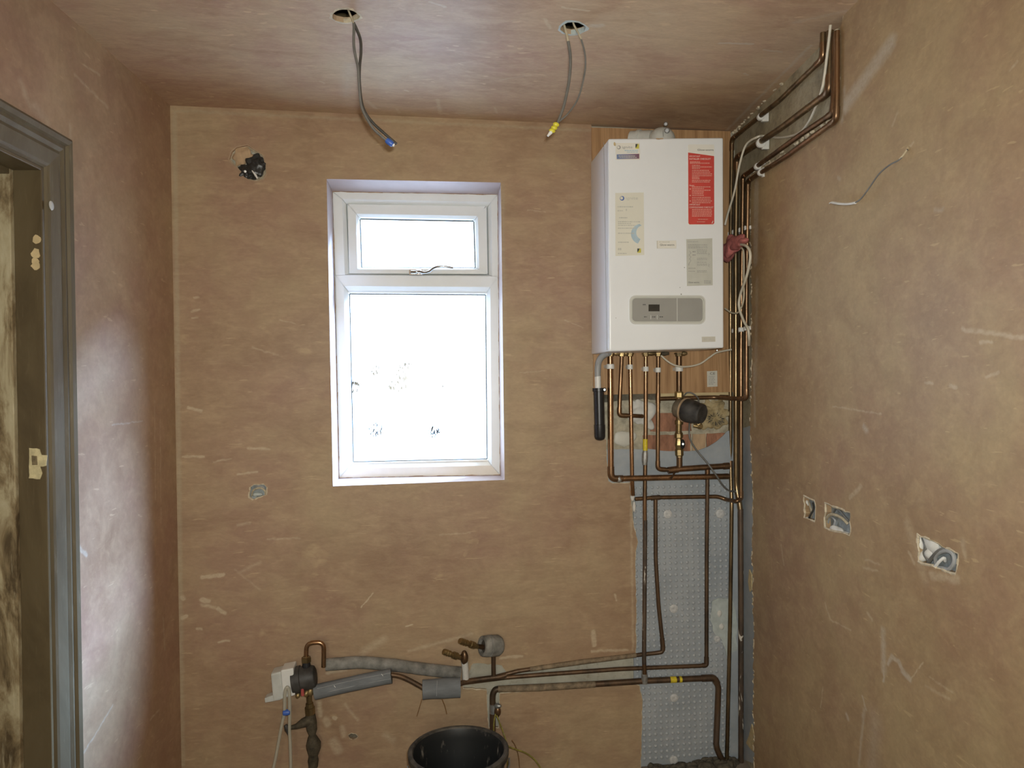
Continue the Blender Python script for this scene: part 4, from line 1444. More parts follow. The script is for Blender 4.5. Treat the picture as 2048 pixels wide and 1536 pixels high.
# white clips in the chase
def clipR(px, py, r, parent, along):
    c = Rw(px, py, RO)
    mb = MB()
    t = along.normalized()
    mb.lathe(c - t * 0.008, c + t * 0.008, [(0, r * 1.35), (0.2, r * 1.55), (0.8, r * 1.55), (1, r * 1.35)], 14)
    w = t.cross(NR).normalized()
    mb.box(c - w * r * 2 - NR * 0.026 - t * 0.006, w * r * 4, NR * 0.022, t * 0.012)
    plabel(mb.build('pipe_clip', M['plastic_white'], parent), 'white plastic saddle clip')


clipR(1521, 234, r15, pM, Rw(1560, 200, RO) - Rw(1464, 278, RO))
clipR(1522, 286, r22, pN, Rw(1565, 254, RO) - Rw(1474, 315, RO))
clipR(1515, 333, r15, pH, Rw(1600, 270, RO) - Rw(1486, 353, RO))
clipR(1522, 345, r15, pG, Rw(1575, 311, RO) - Rw(1496, 362, RO))
zv = Vector((0, 0, 1))
for (px, p, r) in ((1461, pM, r15), (1471.6, pN, r22), (1482.5, pH, r15), (1494, pG, r15)):
    clipR(px, 468 - (px - 1461) * 0.36, r * 0.9, p, zv)
    clipR(px - 0.3, 664 - (px - 1461) * 0.22, r * 0.9, p, zv)

# ================================================================== boiler
BF = 0.268                                   # front of the casing, metres off the wall
boiler = empty('boiler', B(1332, 702, 0.14))
tag(boiler, 'white wall hung gas boiler with red and cream stickers and a grey control panel', 'boiler')
fc = [(1217, 277), (1447, 275), (1448, 696), (1218, 703)]
fpt = onB(fc, BF)
mbx = MB()
bk_ = [Vector((p.x, D - 0.006, p.z)) for p in fpt]
mbx.box8(bk_ + fpt)
plabel(mbx.build('casing', M['white_metal'], boiler, smooth=True, bevel=0.007, segs=3), 'white enamelled casing')
# seam of the removable front cover
sm_ = MB()
for i in ((3, 0),):
    a, b = fpt[i[0]], fpt[i[1]]
    sm_.box(a + Vector((-0.0012, 0.024, 0.006)), (0.0012, 0, 0), (0, 0.002, 0), (0, 0, (b - a).z - 0.012))
sm_.build('cover_seam', M['ink_grey'], boiler)
# control panel
ctl = plateB(rrect(1259.5, 590.5, 1411, 648.5, 12), BF + 0.004, 0.006, [rrect(1262.2, 593.4, 1408.4, 645.8, 10)]).build('bezel', M['bezel'], boiler, bevel=0.0)
plateB(rrect(1262.2, 593.4, 1408.4, 645.8, 10), BF + 0.0015, 0.004, [rrect(1265.2, 596.5, 1405, 642.4, 7.5)]).build('bezel', M['paper_grey'], boiler)
cp = plateB(rrect(1264.8, 596.2, 1405.4, 642.8, 7.5), BF + 0.003, 0.006).build('control_panel', M['plastic_grey'], boiler)
plateB([(1297.2, 609), (1319.2, 609), (1319.2, 622.6), (1297.2, 622.6)], BF + 0.0036, 0.002).build('display', M['display'], cp)
plateB([(1353.6, 596.4), (1354.8, 596.4), (1355, 642.4), (1353.8, 642.4)], BF + 0.0034, 0.002).build('flap_joint', M['bezel'], cp)
for q in (rrect(1285, 629.5, 1299.5, 638.5, 4), rrect(1302.5, 629, 1313, 639, 1.5), rrect(1316, 629.5, 1331, 638.5, 4)):
    plateB(q, BF + 0.0044, 0.003).build('button', M['plastic_grey'], cp, bevel=0.0006)
plateB([(1301.2, 630), (1302.2, 630), (1302.2, 638.4), (1301.2, 638.4)], BF + 0.0046, 0.002).build('button_gap', M['bezel'], cp)
plateB([(1314, 630), (1315, 630), (1315, 638.4), (1314, 638.4)], BF + 0.0046, 0.002).build('button_gap', M['bezel'], cp)
plateB(ell(1288.5, 609.5, 3.4, 3.4, 14), BF + 0.0034, 0.001, [ell(1288.5, 609.5, 2.4, 2.4, 14)]).build('flame_icon', M['ink_grey'], cp)
fine_print([(1304, 1311.5, 633, 1.6), (1319, 1326, 633, 1.6), (1288, 1294, 633, 1.4), (1286, 1291, 608.5, 1.8)], BF + 0.0046, M['ink'], cp, 'button_marks', 3)
# scuffs
for k, (x, y, r) in enumerate([(1362.5, 588.5, 1.3), (1232, 636, 0.7), (1369, 535, 0.9), (1360, 575, 0.7)]):
    plateB(ell(x, y, r, r * 1.2, 8), BF + 0.0005, 0.0003).build('chip', M['ink_grey'], boiler)
plateB(ragged([(1311, 276.5), (1327, 276.2), (1326, 278.5), (1313, 278.8)], 0.5, 4, True, 2), BF + 0.0004, 0.0003).build('rust_mark', M['brick_tan'], boiler)
plateB(ell(1229.5, 288, 2.3, 4.0, 10, 0.2, 1), BF + 0.0006, 0.0004).build('glue_mark', M['batten'], boiler)

T = 0.0006
def swirl(x, y, r, off, parent, m1, m2):
    plateB(ell(x, y, r, r, 20), off, 0.0003, [ell(x - r * 0.2, y - r * 0.08, r * 0.62, r * 0.66, 16)]).build('ring_logo', m1, parent)
    a = [(x - r * 0.98, y + r * 0.1), (x - r * 0.92, y - r * 0.45), (x - r * 0.5, y - r * 0.88), (x - r * 0.1, y - r * 0.98), (x - r * 0.3, y - r * 0.75), (x - r * 0.72, y - r * 0.4), (x - r * 0.80, y + r * 0.1)]
    plateB(a, off + 0.0002, 0.0002).build('ring_logo', m2, parent)


def square_logo(x0, y0, x1, y1, off, parent):
    q = plateB([(x0, y0), (x1, y0), (x1, y1), (x0, y1)], off, 0.0003).build('square_logo', M['ink_yellow'], parent)
    plateB([(x0, y0), (x1 - (x1 - x0) * 0.35, y0), (x0 + (x1 - x0) * 0.25, y0 + (y1 - y0) * 0.75), (x0, y0 + (y1 - y0) * 0.8)], off + 0.0003, 0.0002).build('square_logo', M['ink'], parent)


s1 = plabel(plateB([(1231, 286), (1280, 285.6), (1280.4, 319.5), (1231.5, 320)], BF + T, T).build('sticker', M['paper_white'], boiler), 'small white sticker with a blue to purple band, top left')
swirl(1237.6, 294.8, 3.9, BF + 2 * T, s1, M['ink_grey'], M['ink_pale'])
text('ignite', 1244, 296.6, 5.0, BF + 2 * T, M['ink_grey'], s1, 21)
square_logo(1271, 288, 1278, 297.3, BF + 2 * T, s1)
fine_print([(1249, 1276, 300, 2.0), (1254, 1276, 303.5, 1.6)], BF + 2 * T, M['ink_sky'], s1, 'fine_print', 5)
bnd = plateB([(1233.4, 308.8), (1278.4, 307.6), (1278.4, 317.2), (1233.6, 318.2)], BF + 2 * T, 0.0003).build('colour_band', M['band'], s1)
fine_print([(1237, 1270, 311.2, 1.5), (1239, 1274, 314.3, 1.3)], BF + 3 * T, M['ink_pale'], s1, 'fine_print', 6)

s2 = plabel(plateB([(1230.5, 386), (1287.5, 385), (1288.5, 510), (1231, 512)], BF + T, T).build('sticker', M['paper_cream'], boiler), 'tall cream sticker with a pale blue ring, left side')
swirl(1244.2, 396.6, 4.6, BF + 2 * T, s2, M['ink_blue'], M['ink_grey'])
text('ignite', 1251, 399.0, 6.0, BF + 2 * T, M['ink_pale'], s2, 25)
fine_print([(1235, 1266, 412.5, 2.2), (1235, 1246, 420.5, 2.0), (1251.5, 1254, 417.5, 4.4), (1238, 1255, 434.5, 2.0),
            (1236, 1280, 442.5, 2.0), (1236, 1262, 446.5, 1.6), (1236, 1271, 450, 1.6), (1236, 1272, 455.5, 1.8), (1236, 1268, 465.5, 2.0), (1236, 1258, 483.5, 2.0), (1236, 1244, 496, 4.5), (1236, 1254, 506, 2.0)],
           BF + 2 * T, M['ink_pale'], s2, 'fine_print', 8)
arc = []
for k in range(15):
    a = math.radians(-100 - 150 * k / 14)
    arc.append((1283 + 21 * math.cos(a), 468 + 20.5 * math.sin(a) * 1.0))
arc2 = []
for k in range(15):
    a = math.radians(-250 + 150 * k / 14)
    arc2.append((1285.5 + 13 * math.cos(a), 465 + 14 * math.sin(a)))
cres = [(min(x, 1287.8), y) for x, y in arc + arc2]
plateB(cres, BF + 1.5 * T, 0.0003).build('ring_print', M['ink_sky'], s2)
square_logo(1274.6, 497, 1282, 505.5, BF + 2 * T, s2)

s3 = plabel(plateB(rrect(1376, 289, 1428.4, 450, 2.5), BF + T, T).build('sticker', M['paper_white'], boiler), 'tall red sticker with white print, top right')
rp_ = plateB([(1376.3, 305), (1428.2, 312.2), (1428.6, 446), (1426, 448.6), (1379, 448.8), (1376.8, 446)], BF + 1.6 * T, 0.0004).build('red_print', M['red_print'], s3)
text('Glow-worm', 1394.5, 301.6, 3.9, BF + 2 * T, M['ink'], s3, 32.5)
W_ = M['ink_white']
text('IMPORTANT', 1378.5, 314.0, 3.0, BF + 2 * T, W_, s3, 22)
text('INSTALLER CHECKLIST', 1378.5, 319.6, 3.6, BF + 2 * T, W_, s3, 43)
pk = []
for y in [323, 325.5, 330, 333, 336, 340, 343.5, 347, 350.5, 353.5, 356.5, 360, 363]:
    pk.append((1380 if y < 329 else 1384, random.Random(int(y)).choice([1400, 1421, 1424, 1418]), y, 1.7))
for y in [373, 376.2, 379.6, 383, 386.4, 389.8, 394, 397.5, 401, 404.5]:
    pk.append((1384, random.Random(int(y)).choice([1421, 1424, 1408]), y, 1.7))
for y in [418, 421.4, 424.8, 428, 431.2]:
    pk.append((1384, random.Random(int(y)).choice([1421, 1424]), y, 1.7))
pk += [(1396, 1416, 438, 1.3), (1394, 1410, 443, 1.3), (1379, 1382, 390, 2.0), (1379, 1382, 401, 2.0), (1379, 1382, 377, 2.0)]
fine_print(pk, BF + 2 * T, M['ink_pink'], s3, 'fine_print', 11, 0.7)
text('Note', 1378.5, 372.2, 2.8, BF + 2 * T, W_, s3, 10)
text('IMPORTANT', 1378.5, 410.8, 3.0, BF + 2 * T, W_, s3, 22)
text('COMMISSIONING CHECKLIST', 1378.5, 416.2, 3.2, BF + 2 * T, W_, s3, 48)
plateB([(1423.5, 446.5), (1425.8, 441), (1426.4, 442.5), (1424.6, 447)], BF + 2 * T, 0.0003).build('flame_mark', W_, s3)

s4 = plabel(plateB([(1313.5, 481.5), (1352.5, 481), (1352.8, 496.6), (1313.8, 497)], BF + T, T).build('sticker', M['paper_beige'], boiler), 'small name label in the middle of the casing')
plateB([(1315.4, 481.6), (1352.4, 481.2), (1352.6, 496.2), (1315.6, 496.6)], BF + 1.5 * T, 0.0003).build('label_face', M['paper_white'], s4)
text('Glow-worm', 1319.5, 491.6, 4.2, BF + 2 * T, M['ink'], s4, 29)
fine_print([(1318, 1340, 483.4, 1.2)], BF + 2 * T, M['ink_pale'], s4, 'fine_print', 2)

s5 = plabel(plateB([(1372.5, 478.5), (1424.5, 476.5), (1425.5, 570.5), (1374, 572)], BF + T, T).build('sticker', M['paper_grey'], boiler), 'grey data sticker with diagrams below the red one')
text('Glow-worm', 1374.2, 484.4, 3.0, BF + 2 * T, M['ink_grey'], s5, 22)
text('Glow-worm', 1376.4, 566.2, 3.2, BF + 2 * T, M['ink'], s5, 22)
ln = []
for y in [489, 492, 495]:
    ln.append((1376, 1416, y, 1.0))
for y in [499, 502, 504.5, 507, 516, 519, 524, 527.5, 530, 541, 543.5]:
    ln.append((1394, 1414, y, 1.0))
ln += [(1385, 1391, 502.5, 2.0), (1385, 1391, 509, 2.0), (1377, 1391, 536, 1.2), (1377, 1390, 542, 1.0), (1408, 1422, 561, 1.0), (1408, 1422, 563.5, 1.0), (1408, 1422, 566, 1.0)]
fine_print(ln, BF + 2 * T, M['ink_grey'], s5, 'fine_print', 13)
ink = MB()
for pts in ([(1379, 502), (1382, 506), (1378, 510), (1382, 514), (1379, 518), (1382, 521), (1378, 527), (1377.5, 531)], [(1416, 506), (1419, 508), (1416, 510)], [(1416, 528), (1419, 530), (1416, 532), (1420, 534)]):
    for i in range(len(pts) - 1):
        (xa, ya), (xb, yb) = pts[i], pts[i + 1]
        ink.add(onB([(xa - .5, ya), (xa + .5, ya), (xb + .5, yb), (xb - .5, yb)], BF + 2 * T), [(0, 1, 2, 3)])
ink.build('diagram', M['ink_grey'], s5)['kind'] = 'stuff'
s6 = plabel(plateB([(1403.5, 673.5), (1430.5, 673), (1430.8, 683.4), (1403.8, 684)], BF + T, T).build('sticker', M['paper_beige'], boiler), 'small beige label at the bottom right corner')
fine_print([(1408, 1424, 676.5, 2.6)], BF + 2 * T, M['ink_pale'], s6, 'fine_print', 4)

# underside connections
zb = min(p.z for p in fpt)
for k, (x, r) in enumerate([(1220.5, 0.014), (1243.5, 0.012), (1260, 0.012), (1291.5, 0.012), (1316.5, 0.012), (1358, 0.014)]):
    off = 0.045 if k == 0 else (0.034 if k == 5 else BZ)
    p = B(x, 712, off)
    top = Vector((p.x, p.y, zb + 0.002))
    MB().lathe(p + Vector((0, 0, -0.002)), top, [(0, r * 0.8), (0.1, r), (0.55, r), (0.6, r * 1.25), (1.0, r * 1.25)], 6).build('union_nut', M['brass_dull'], boiler)
for k, (x0_, x1_, mt_) in enumerate([(1228, 1240, M['brass_dull']), (1249, 1257, M['brass_dull']), (1296, 1312, M['brass']), (1323, 1338, M['rust']), (1364, 1374, M['brass_dull'])]):
    a, b = B(x0_, 707, 0.05), B(x1_, 707, 0.05)
    MB().tube([a, a.lerp(b, 0.4), b], [0.006, 0.009, 0.005], 10).build('service_valve', mt_, boiler, smooth=True)
MB().lathe(B(1434, 699.5, 0.24), B(1434, 702, 0.24), [(0, 0.003), (1, 0.003)], 8).build('fixing_screw', M['steel'], boiler)

# flue elbow on top
flue = empty('flue_elbow', B(1322, 276, 0.14))
tag(flue, 'pale grey plastic flue elbow on top of the boiler, touching the ceiling edge', 'flue')
zt_ = max(p.z for p in fpt) - 0.001
fc0 = B(1323, 262, 0.155)
fr_ = 0.050
mb = MB().lathe(Vector((fc0.x, fc0.y, zt_)), Vector((fc0.x, fc0.y, zt_ + 0.070)), [(0, fr_ * 1.04), (0.14, fr_ * 1.04), (0.16, fr_), (0.4, fr_ * 0.98), (0.62, fr_ * 0.88), (0.8, fr_ * 0.70), (0.92, fr_ * 0.45), (0.99, fr_ * 0.15)], 28)
mb.build('elbow_body', M['flue'], flue, smooth=True)
dct = B(1312, 277, 0.15)
dir_ = B(1262, 279, 0.09) - dct
MB().lathe(dct + dir_ * 0.15, dct + dir_ * 1.0, [(0, 0.030), (0.55, 0.030), (0.56, 0.034), (0.68, 0.034), (0.69, 0.030), (1, 0.030)], 24).build('flue_duct', M['flue'], flue, smooth=True)
fcp = lambda x, y: Vector(B(x, y, 0.155 + 0.052))
MB().lathe(B(1334, 261, 0.196), B(1334, 261, 0.213), [(0, 0.010), (0.7, 0.010), (1, 0.006)], 14).build('sample_cap', M['hose'], flue, smooth=True)
MB().lathe(B(1331.5, 248, 0.170), B(1331.5, 248, 0.200), [(0, 0.008), (0.7, 0.008), (1, 0.005)], 14).build('sample_cap', M['hose'], flue, smooth=True)
MB().box(B(1326.5, 273, 0.2055), (0.0015, 0, 0), (0, 0.004, 0), (0, 0, 0.022)).build('seam', M['ink_grey'], flue)

# label on the board
cl0 = plateB([(1414, 742.5), (1434.5, 741.5), (1435, 773), (1414.5, 774)], 0.0052, 0.001)
cl_o = tag(cl0.build('data_label', M['paper_beige']), 'small pale label with a CE mark stuck on the wood board below the boiler', 'label')
text('CE', 1419.5, 749.2, 4.6, 0.0055, M['ink'], cl_o, 10.5)
fine_print([(1417, 1431, 752.5, 1.2), (1417, 1430, 755.5, 1.2), (1417, 1431, 758.5, 1.2), (1417, 1429, 761.5, 1.2), (1417, 1431, 764.5, 1.2), (1417, 1428, 767.5, 1.2)], 0.0055, M['ink_grey'], cl_o, 'fine_print', 4)

# ================================================================== condensate trap pipe
cn = empty('condensate_pipe', B(1199, 880, 0.04))
tag(cn, 'black waste pipe with a rounded end and grey hose at the left of the boiler', 'pipe')
ctop, cbot = B(1197.5, 776, 0.040), B(1199.8, 881, 0.040)
MB().lathe(cbot, ctop, [(0.0, 0.006), (0.015, 0.014), (0.04, 0.0185), (0.08, 0.0205), (0.30, 0.021), (0.305, 0.0195), (0.93, 0.0195), (0.935, 0.0235), (1.0, 0.0235)], 24).build('pipe_body', M['black'], cn, smooth=True)
cs = B(1209, 779, 0.060)
MB().lathe(B(1208, 779.5, 0.040), B(1209.2, 779.5, 0.068), [(0, 0.0075), (0.8, 0.0075), (0.85, 0.006), (1, 0.0055)], 14).build('clamp_lug', M['black'], cn, smooth=True)
MB().lathe(B(1209.2, 779.4, 0.0675), B(1209.2, 779.4, 0.0695), [(0, 0.0042), (1, 0.0038)], 12).build('clamp_screw', M['steel'], cn, smooth=True)
MB().tube([B(1196, 777, 0.040), B(1195.5, 752, 0.040)], 0.0118, 14).build('white_tube', M['plastic_white'], cn, smooth=True)
hs = spline([B(1195.4, 754, 0.040), B(1195.6, 735, 0.040), B(1198, 722, 0.045), B(1204.5, 712.5, 0.055), B(1214, 707, 0.07), B(1219, 705, 0.08)], 8)
MB().tube(hs, [0.0115 + (0.0006 if i % 2 else 0) for i in range(len(hs))], 14).build('grey_hose', M['hose'], cn, smooth=True)

# ================================================================== magnetic filter with valve
mf = empty('magnetic_filter', B(1360, 850, 0.05))
tag(mf, 'black cylindrical system filter on brass fittings in front of the bare bricks', 'filter')
a0, a1 = B(1353, 815, 0.030), B(1405, 829, 0.120)
MB().lathe(a0, a1, [(0.0, 0.030), (0.06, 0.036), (0.30, 0.0375)], 28).build('rear_body', M['dusty_body'], mf, smooth=True)
MB().lathe(a0, a1, [(0.285, 0.042), (0.30, 0.0455), (0.36, 0.0465)], 28).build('collar', M['brick_tan'], mf, smooth=True)
MB().lathe(a0, a1, [(0.355, 0.0425), (0.40, 0.044), (0.66, 0.043), (0.70, 0.0405), (0.96, 0.038), (1.0, 0.033)], 28).build('black_body', M['black_dusty'], mf, smooth=True)
MB().lathe(B(1358, 836, 0.036), B(1357.5, 866, 0.034), [(0, 0.0115), (0.15, 0.0115), (0.16, 0.0155), (0.42, 0.0155), (0.44, 0.0112), (0.9, 0.0112), (0.92, 0.013), (1, 0.013)], 16).build('union', M['brass'], mf, smooth=True)
vv = MB().lathe(B(1357.5, 865, 0.033), B(1359, 914, 0.031), [(0, 0.0125), (0.04, 0.0165), (0.2, 0.0165), (0.24, 0.012), (0.34, 0.014), (0.5, 0.016), (0.64, 0.013), (0.70, 0.0165), (0.92, 0.0165), (0.96, 0.0125), (1, 0.0125)], 8)
vv.build('isolating_valve', M['brass'], mf, smooth=False)
MB().tube([B(1359, 913, 0.031), B(1359, 934, 0.029)], 0.0113, 14).build('tail_pipe', M['copper_old'], mf, smooth=True)
MB().blob(B(1365.5, 888, 0.052), (0.009, 0, 0), (0, 0.008, 0), (0, 0, 0.018), 14, 10, 0.1, 60).build('valve_lever', M['black'], mf, smooth=True)
MB().lathe(B(1366, 888, 0.057), B(1366, 888, 0.063), [(0, 0.0045), (1, 0.004)], 12).build('lever_screw', M['steel'], mf, smooth=True)
dr = MB()
dr.lathe(B(1397, 838, 0.105), B(1398, 850, 0.105), [(0, 0.008), (0.5, 0.008), (0.55, 0.011), (1, 0.011)], 8)
dr.tube([B(1387, 851, 0.10), B(1400, 854, 0.108)], 0.0055, 10)
dr.lathe(B(1399, 852, 0.105), B(1403, 853, 0.118), [(0, 0.010), (0.6, 0.010), (1, 0.007)], 12)
dr.build('drain_tap', M['brass_dull'], mf, smooth=True)
MB().blob(B(1397, 841, 0.118), (0.004, 0, 0), (0, 0.004, 0), (0, 0, 0.004), 10, 6, 0, 1).build('bleed_screw', M['brass'], mf, smooth=True)

cb = MB().tube(spline([B(1368, 792, 0.035), B(1373, 786, 0.045), B(1380, 785, 0.05), B(1388, 788.5, 0.055), B(1396, 796, 0.07), B(1398, 806, 0.085)], 6), 0.0026, 8)
tag(cb.build('thin_cable', M['cable_grey'], smooth=True), 'short thin grey cable looping over the top of the black filter', 'cable')
cb = MB().tube(spline([B(1379, 845, 0.04), B(1378.5, 860, 0.03), B(1380, 878, 0.03), B(1393, 900, 0.035), B(1414, 925, 0.052), B(1432, 950, 0.062), B(1446, 971, 0.05), B(1458, 981, 0.035), Rw(1472, 983, 0.035)], 6), 0.0032, 8)
tag(cb.build('thin_cable', M['cable_grey'], smooth=True), 'grey cable running diagonally from under the black filter to the corner pipes', 'cable')

# ================================================================== flexes beside and under the boiler
cb = MB().tube(spline([B(1322, 711, 0.06), B(1336, 723, 0.065), B(1351, 731, 0.07), B(1372, 733.5, 0.07), B(1399, 728, 0.07), B(1420, 714, 0.07), B(1433, 705.5, 0.07), B(1452, 701, 0.065), Rw(1463, 699, 0.035)], 6), 0.0034, 8)
tag(cb.build('flex', M['flex'], smooth=True), 'cream flex drooping below the boiler across the wood board', 'cable')
cb = MB().tube(spline([Rw(1661, 50, 0.022), Rw(1656, 95, 0.022), Rw(1648, 158, 0.022), Rw(1643, 181, 0.022), Rw(1633, 210, 0.004), Rw(1617, 244, -0.005), Rw(1596, 267, -0.010), Rw(1560, 275, -0.012), Rw(1530, 272, -0.006), Rw(1515, 274, 0.022), Rw(1492, 290, 0.04), Rw(1479, 330, 0.05), Rw(1469, 382, 0.055), Rw(1455, 430, 0.06), Rw(1450, 450, 0.065)], 6), 0.0038, 8)
tag(cb.build('flex', M['flex'], smooth=True), 'long cream flex from the ceiling through the chase to the boiler side', 'cable')
cb = MB().tube(spline([Rw(1482, 489, 0.055), Rw(1487, 490, 0.055), Rw(1495, 494, 0.055), Rw(1500, 505, 0.055), Rw(1500, 522, 0.055), Rw(1493, 553, 0.053), Rw(1481, 588, 0.05), Rw(1478, 613, 0.05), Rw(1487, 641, 0.045), Rw(1496, 658, 0.04), Rw(1498, 676, 0.035), Rw(1498, 690, 0.02)], 6), 0.0048, 10)
tag(cb.build('flex', M['flex'], smooth=True), 'thick cream flex curving out of the red cloth down the plaster edge', 'cable')
cb = MB().tube(spline([Rw(1480, 495, 0.045), Rw(1485, 498, 0.042), Rw(1487.5, 510, 0.040), Rw(1487.5, 560, 0.038), Rw(1487, 600, 0.040), Rw(1478, 623, 0.045), Rw(1465, 626, 0.055), Rw(1450, 617, 0.07)], 6), 0.003, 8)
tag(cb.build('flex', M['flex_thin'], smooth=True), 'thin cream flex behind the thick one, hooking back to the boiler', 'cable')
ck = MB()
ck.blob(Rw(1463, 494, 0.050), SD * 0.10, NR * 0.026, (0.006, 0, 0.040), 36, 26, 0.75, 24, 3.0)
ck.blob(Rw(1476, 488, 0.052), SD * 0.07, NR * 0.018, (0, 0, 0.016), 26, 18, 0.7, 38, 9.0)
tag(ck.build('rag', M['cloth'], smooth=True), 'crumpled faded red cloth tucked between boiler and pipes', 'cloth')

# ================================================================== ceiling cables
def ceiling_cable(y, cables, bare, name_label, extra=None):
    pass


c1h = Ce(691, 31)
yh = c1h.y
root = empty('light_cable', Ce(700, 34))
tag(root, 'pair of grey cables with a blue connector hanging from the left ceiling hole', 'cable', 'loose lighting cables')
def yc(x, y, d=0.0):
    return Yp(x, y, yh + d)
top = ceil_z(c1h.x)
MB().tube(spline([yc(696, 19) + Vector((0, 0, 0.0)), yc(700, 28), yc(704, 38), yc(707, 47), yc(708, 53)], 5), 0.0026, 8).build('cable_end', M['cable_bare'], root, smooth=True)
MB().tube(spline([yc(707.5, 47), yc(708, 60), yc(707.5, 88), yc(711, 112), yc(716, 135), yc(718, 164), yc(721.5, 205), yc(729, 228), yc(745, 255), yc(760, 270), yc(777, 284)], 6), 0.0036, 10).build('cable', M['cable_grey'], root, smooth=True)
MB().tube(spline([yc(707, 45, .004), yc(714, 60, .006), yc(721, 80, .007), yc(722, 105, .007), yc(719.5, 132, .007), yc(719, 164, .008), yc(723, 203, .008), yc(731, 226, .008), yc(748, 248, .009), yc(770, 268, .009), yc(793, 288, .009)], 6), 0.0038, 10).build('cable', M['cable_dark'], root, smooth=True)
bc = MB().lathe(yc(773, 280), yc(786, 290), [(0, 0.007), (0.3, 0.0085), (0.8, 0.008), (1, 0.006)], 10)
plabel(bc.build('connector', M['blue'], root, smooth=True), 'blue cable connector')
MB().lathe(yc(785.5, 289), yc(789, 290.5), [(0, 0.005), (1, 0.004)], 10).build('connector_end', M['plastic_white'], root, smooth=True)
c2h = Ce(1146, 56)
yh2 = c2h.y
def yd(x, y, d=0.0):
    return Yp(x, y, yh2 + d)
root = empty('light_cable', Ce(1146, 56))
tag(root, 'loop of grey cables with a yellow terminal block hanging from the right ceiling hole', 'cable', 'loose lighting cables')
MB().tube(spline([yd(1126, 44), yd(1130, 56), yd(1134, 72), yd(1137, 86)], 5), 0.0034, 8).build('cable_end', M['cable_bare'], root, smooth=True)
MB().tube(spline([yd(1136.5, 83), yd(1140, 105), yd(1141, 125), yd(1139.5, 150), yd(1136, 175), yd(1127, 214), yd(1115, 247)], 6), 0.0040, 10).build('cable', M['cable_grey'], root, smooth=True)
MB().tube(spline([yd(1145, 40, -.012), yd(1148, 50, -.012), yd(1155, 63, -.012), yd(1163, 79, -.012)], 5), 0.0026, 8).build('cable_end', M['cable_bare'], root, smooth=True)
MB().tube(spline([yd(1162, 77, -.012), yd(1168, 98, -.012), yd(1171, 120, -.012), yd(1169, 148, -.01), yd(1157, 195, -.008), yd(1137, 226, -.004), yd(1116, 245)], 6), 0.0024, 8).build('cable', M['cable_grey'], root, smooth=True)
tb = MB()
for k in range(3):
    a = yd(1112.5 - k * 4.0, 249 + k * 6.2)
    tb.blob(a, Vector((0.0085, 0, -0.003)), (0, 0.006, 0), Vector((0.003, 0, 0.0058)), 10, 8, 0.1, 90, k)
plabel(tb.build('terminal_block', M['yellow'], root, smooth=True), 'yellow terminal block')
MB().tube([yd(1102, 264), yd(1100, 267), yd(1095.5, 272)], [0.0055, 0.0045, 0.003], 8).build('tape_end', M['plastic_white'], root, smooth=True)

# stub of cable on the right wall
root = empty('wall_cable', Rw(1817, 297))
tag(root, 'stub of grey cable with a white sleeved end poking from the right wall', 'cable')
MB().tube(spline([Rw(1817, 297, -0.010), Rw(1812, 303, 0.006), Rw(1799, 319, 0.018), Rw(1779, 330, 0.022), Rw(1758, 348, 0.025), Rw(1741, 372, 0.025), Rw(1724, 395, 0.026), Rw(1711, 405, 0.028), Rw(1700, 407.5, 0.028)], 6), 0.0018, 8).build('cable', M['cable_grey'], root, smooth=True)
MB().tube(spline([Rw(1711, 405.5, 0.028), Rw(1695, 408, 0.029), Rw(1680, 407.5, 0.030), Rw(1664, 405, 0.031), Rw(1659, 406.5, 0.031)], 4), [0.0032] * 13 + [0.0018] * 10, 8).build('sleeve', M['plastic_white'], root, smooth=True)
MB().tube([Rw(1813, 301, 0.005), Rw(1806, 311, 0.014), Rw(1799, 318.5, 0.0178)], 0.0022, 8).build('plaster_splash', M['cable_bare'], root, smooth=True)

# ================================================================== socket back boxes in the right wall
def bigger(q, k):
    cx = sum(p[0] for p in q) / len(q)
    cy = sum(p[1] for p in q) / len(q)
    return [(cx + (p[0] - cx) * k, cy + (p[1] - cy) * k) for p in q]


def back_box(q, label, coils, fill=None, wide=1.0):
    c = Rw(sum(p[0] for p in q) / 4, sum(p[1] for p in q) / 4, -0.018)
    root_ = empty('back_box', c)
    tag(root_, label, 'socket box', 'open socket boxes in the right wall')
    qb = bigger(q, 1.03)
    mb_ = MB()
    f_ = [Rw(x, y, -0.004) for x, y in qb]
    b_ = [p - NR * 0.0145 for p in f_]
    mb_.add(f_ + b_, [(4, 5, 6, 7)] + [(i, (i + 1) % 4, 4 + (i + 1) % 4, 4 + i) for i in range(4)])
    mb_.build('metal_box', M['box_grey'], root_)
    for (pts, r, mt_) in coils:
        MB().tube(spline([Rw(x, y, o_) for x, y, o_ in pts], 6), r, 8).build('cable', mt_, root_, smooth=True)
    for k, (x, y, a, b) in enumerate(fill or ()):
        MB().blob(Rw(x, y, -0.012), SD * a, NR * 0.010, (0, 0, b), 14, 10, 0.45, 50, k).build('plaster_lump', M['filler'], root_, smooth=True)
    return root_


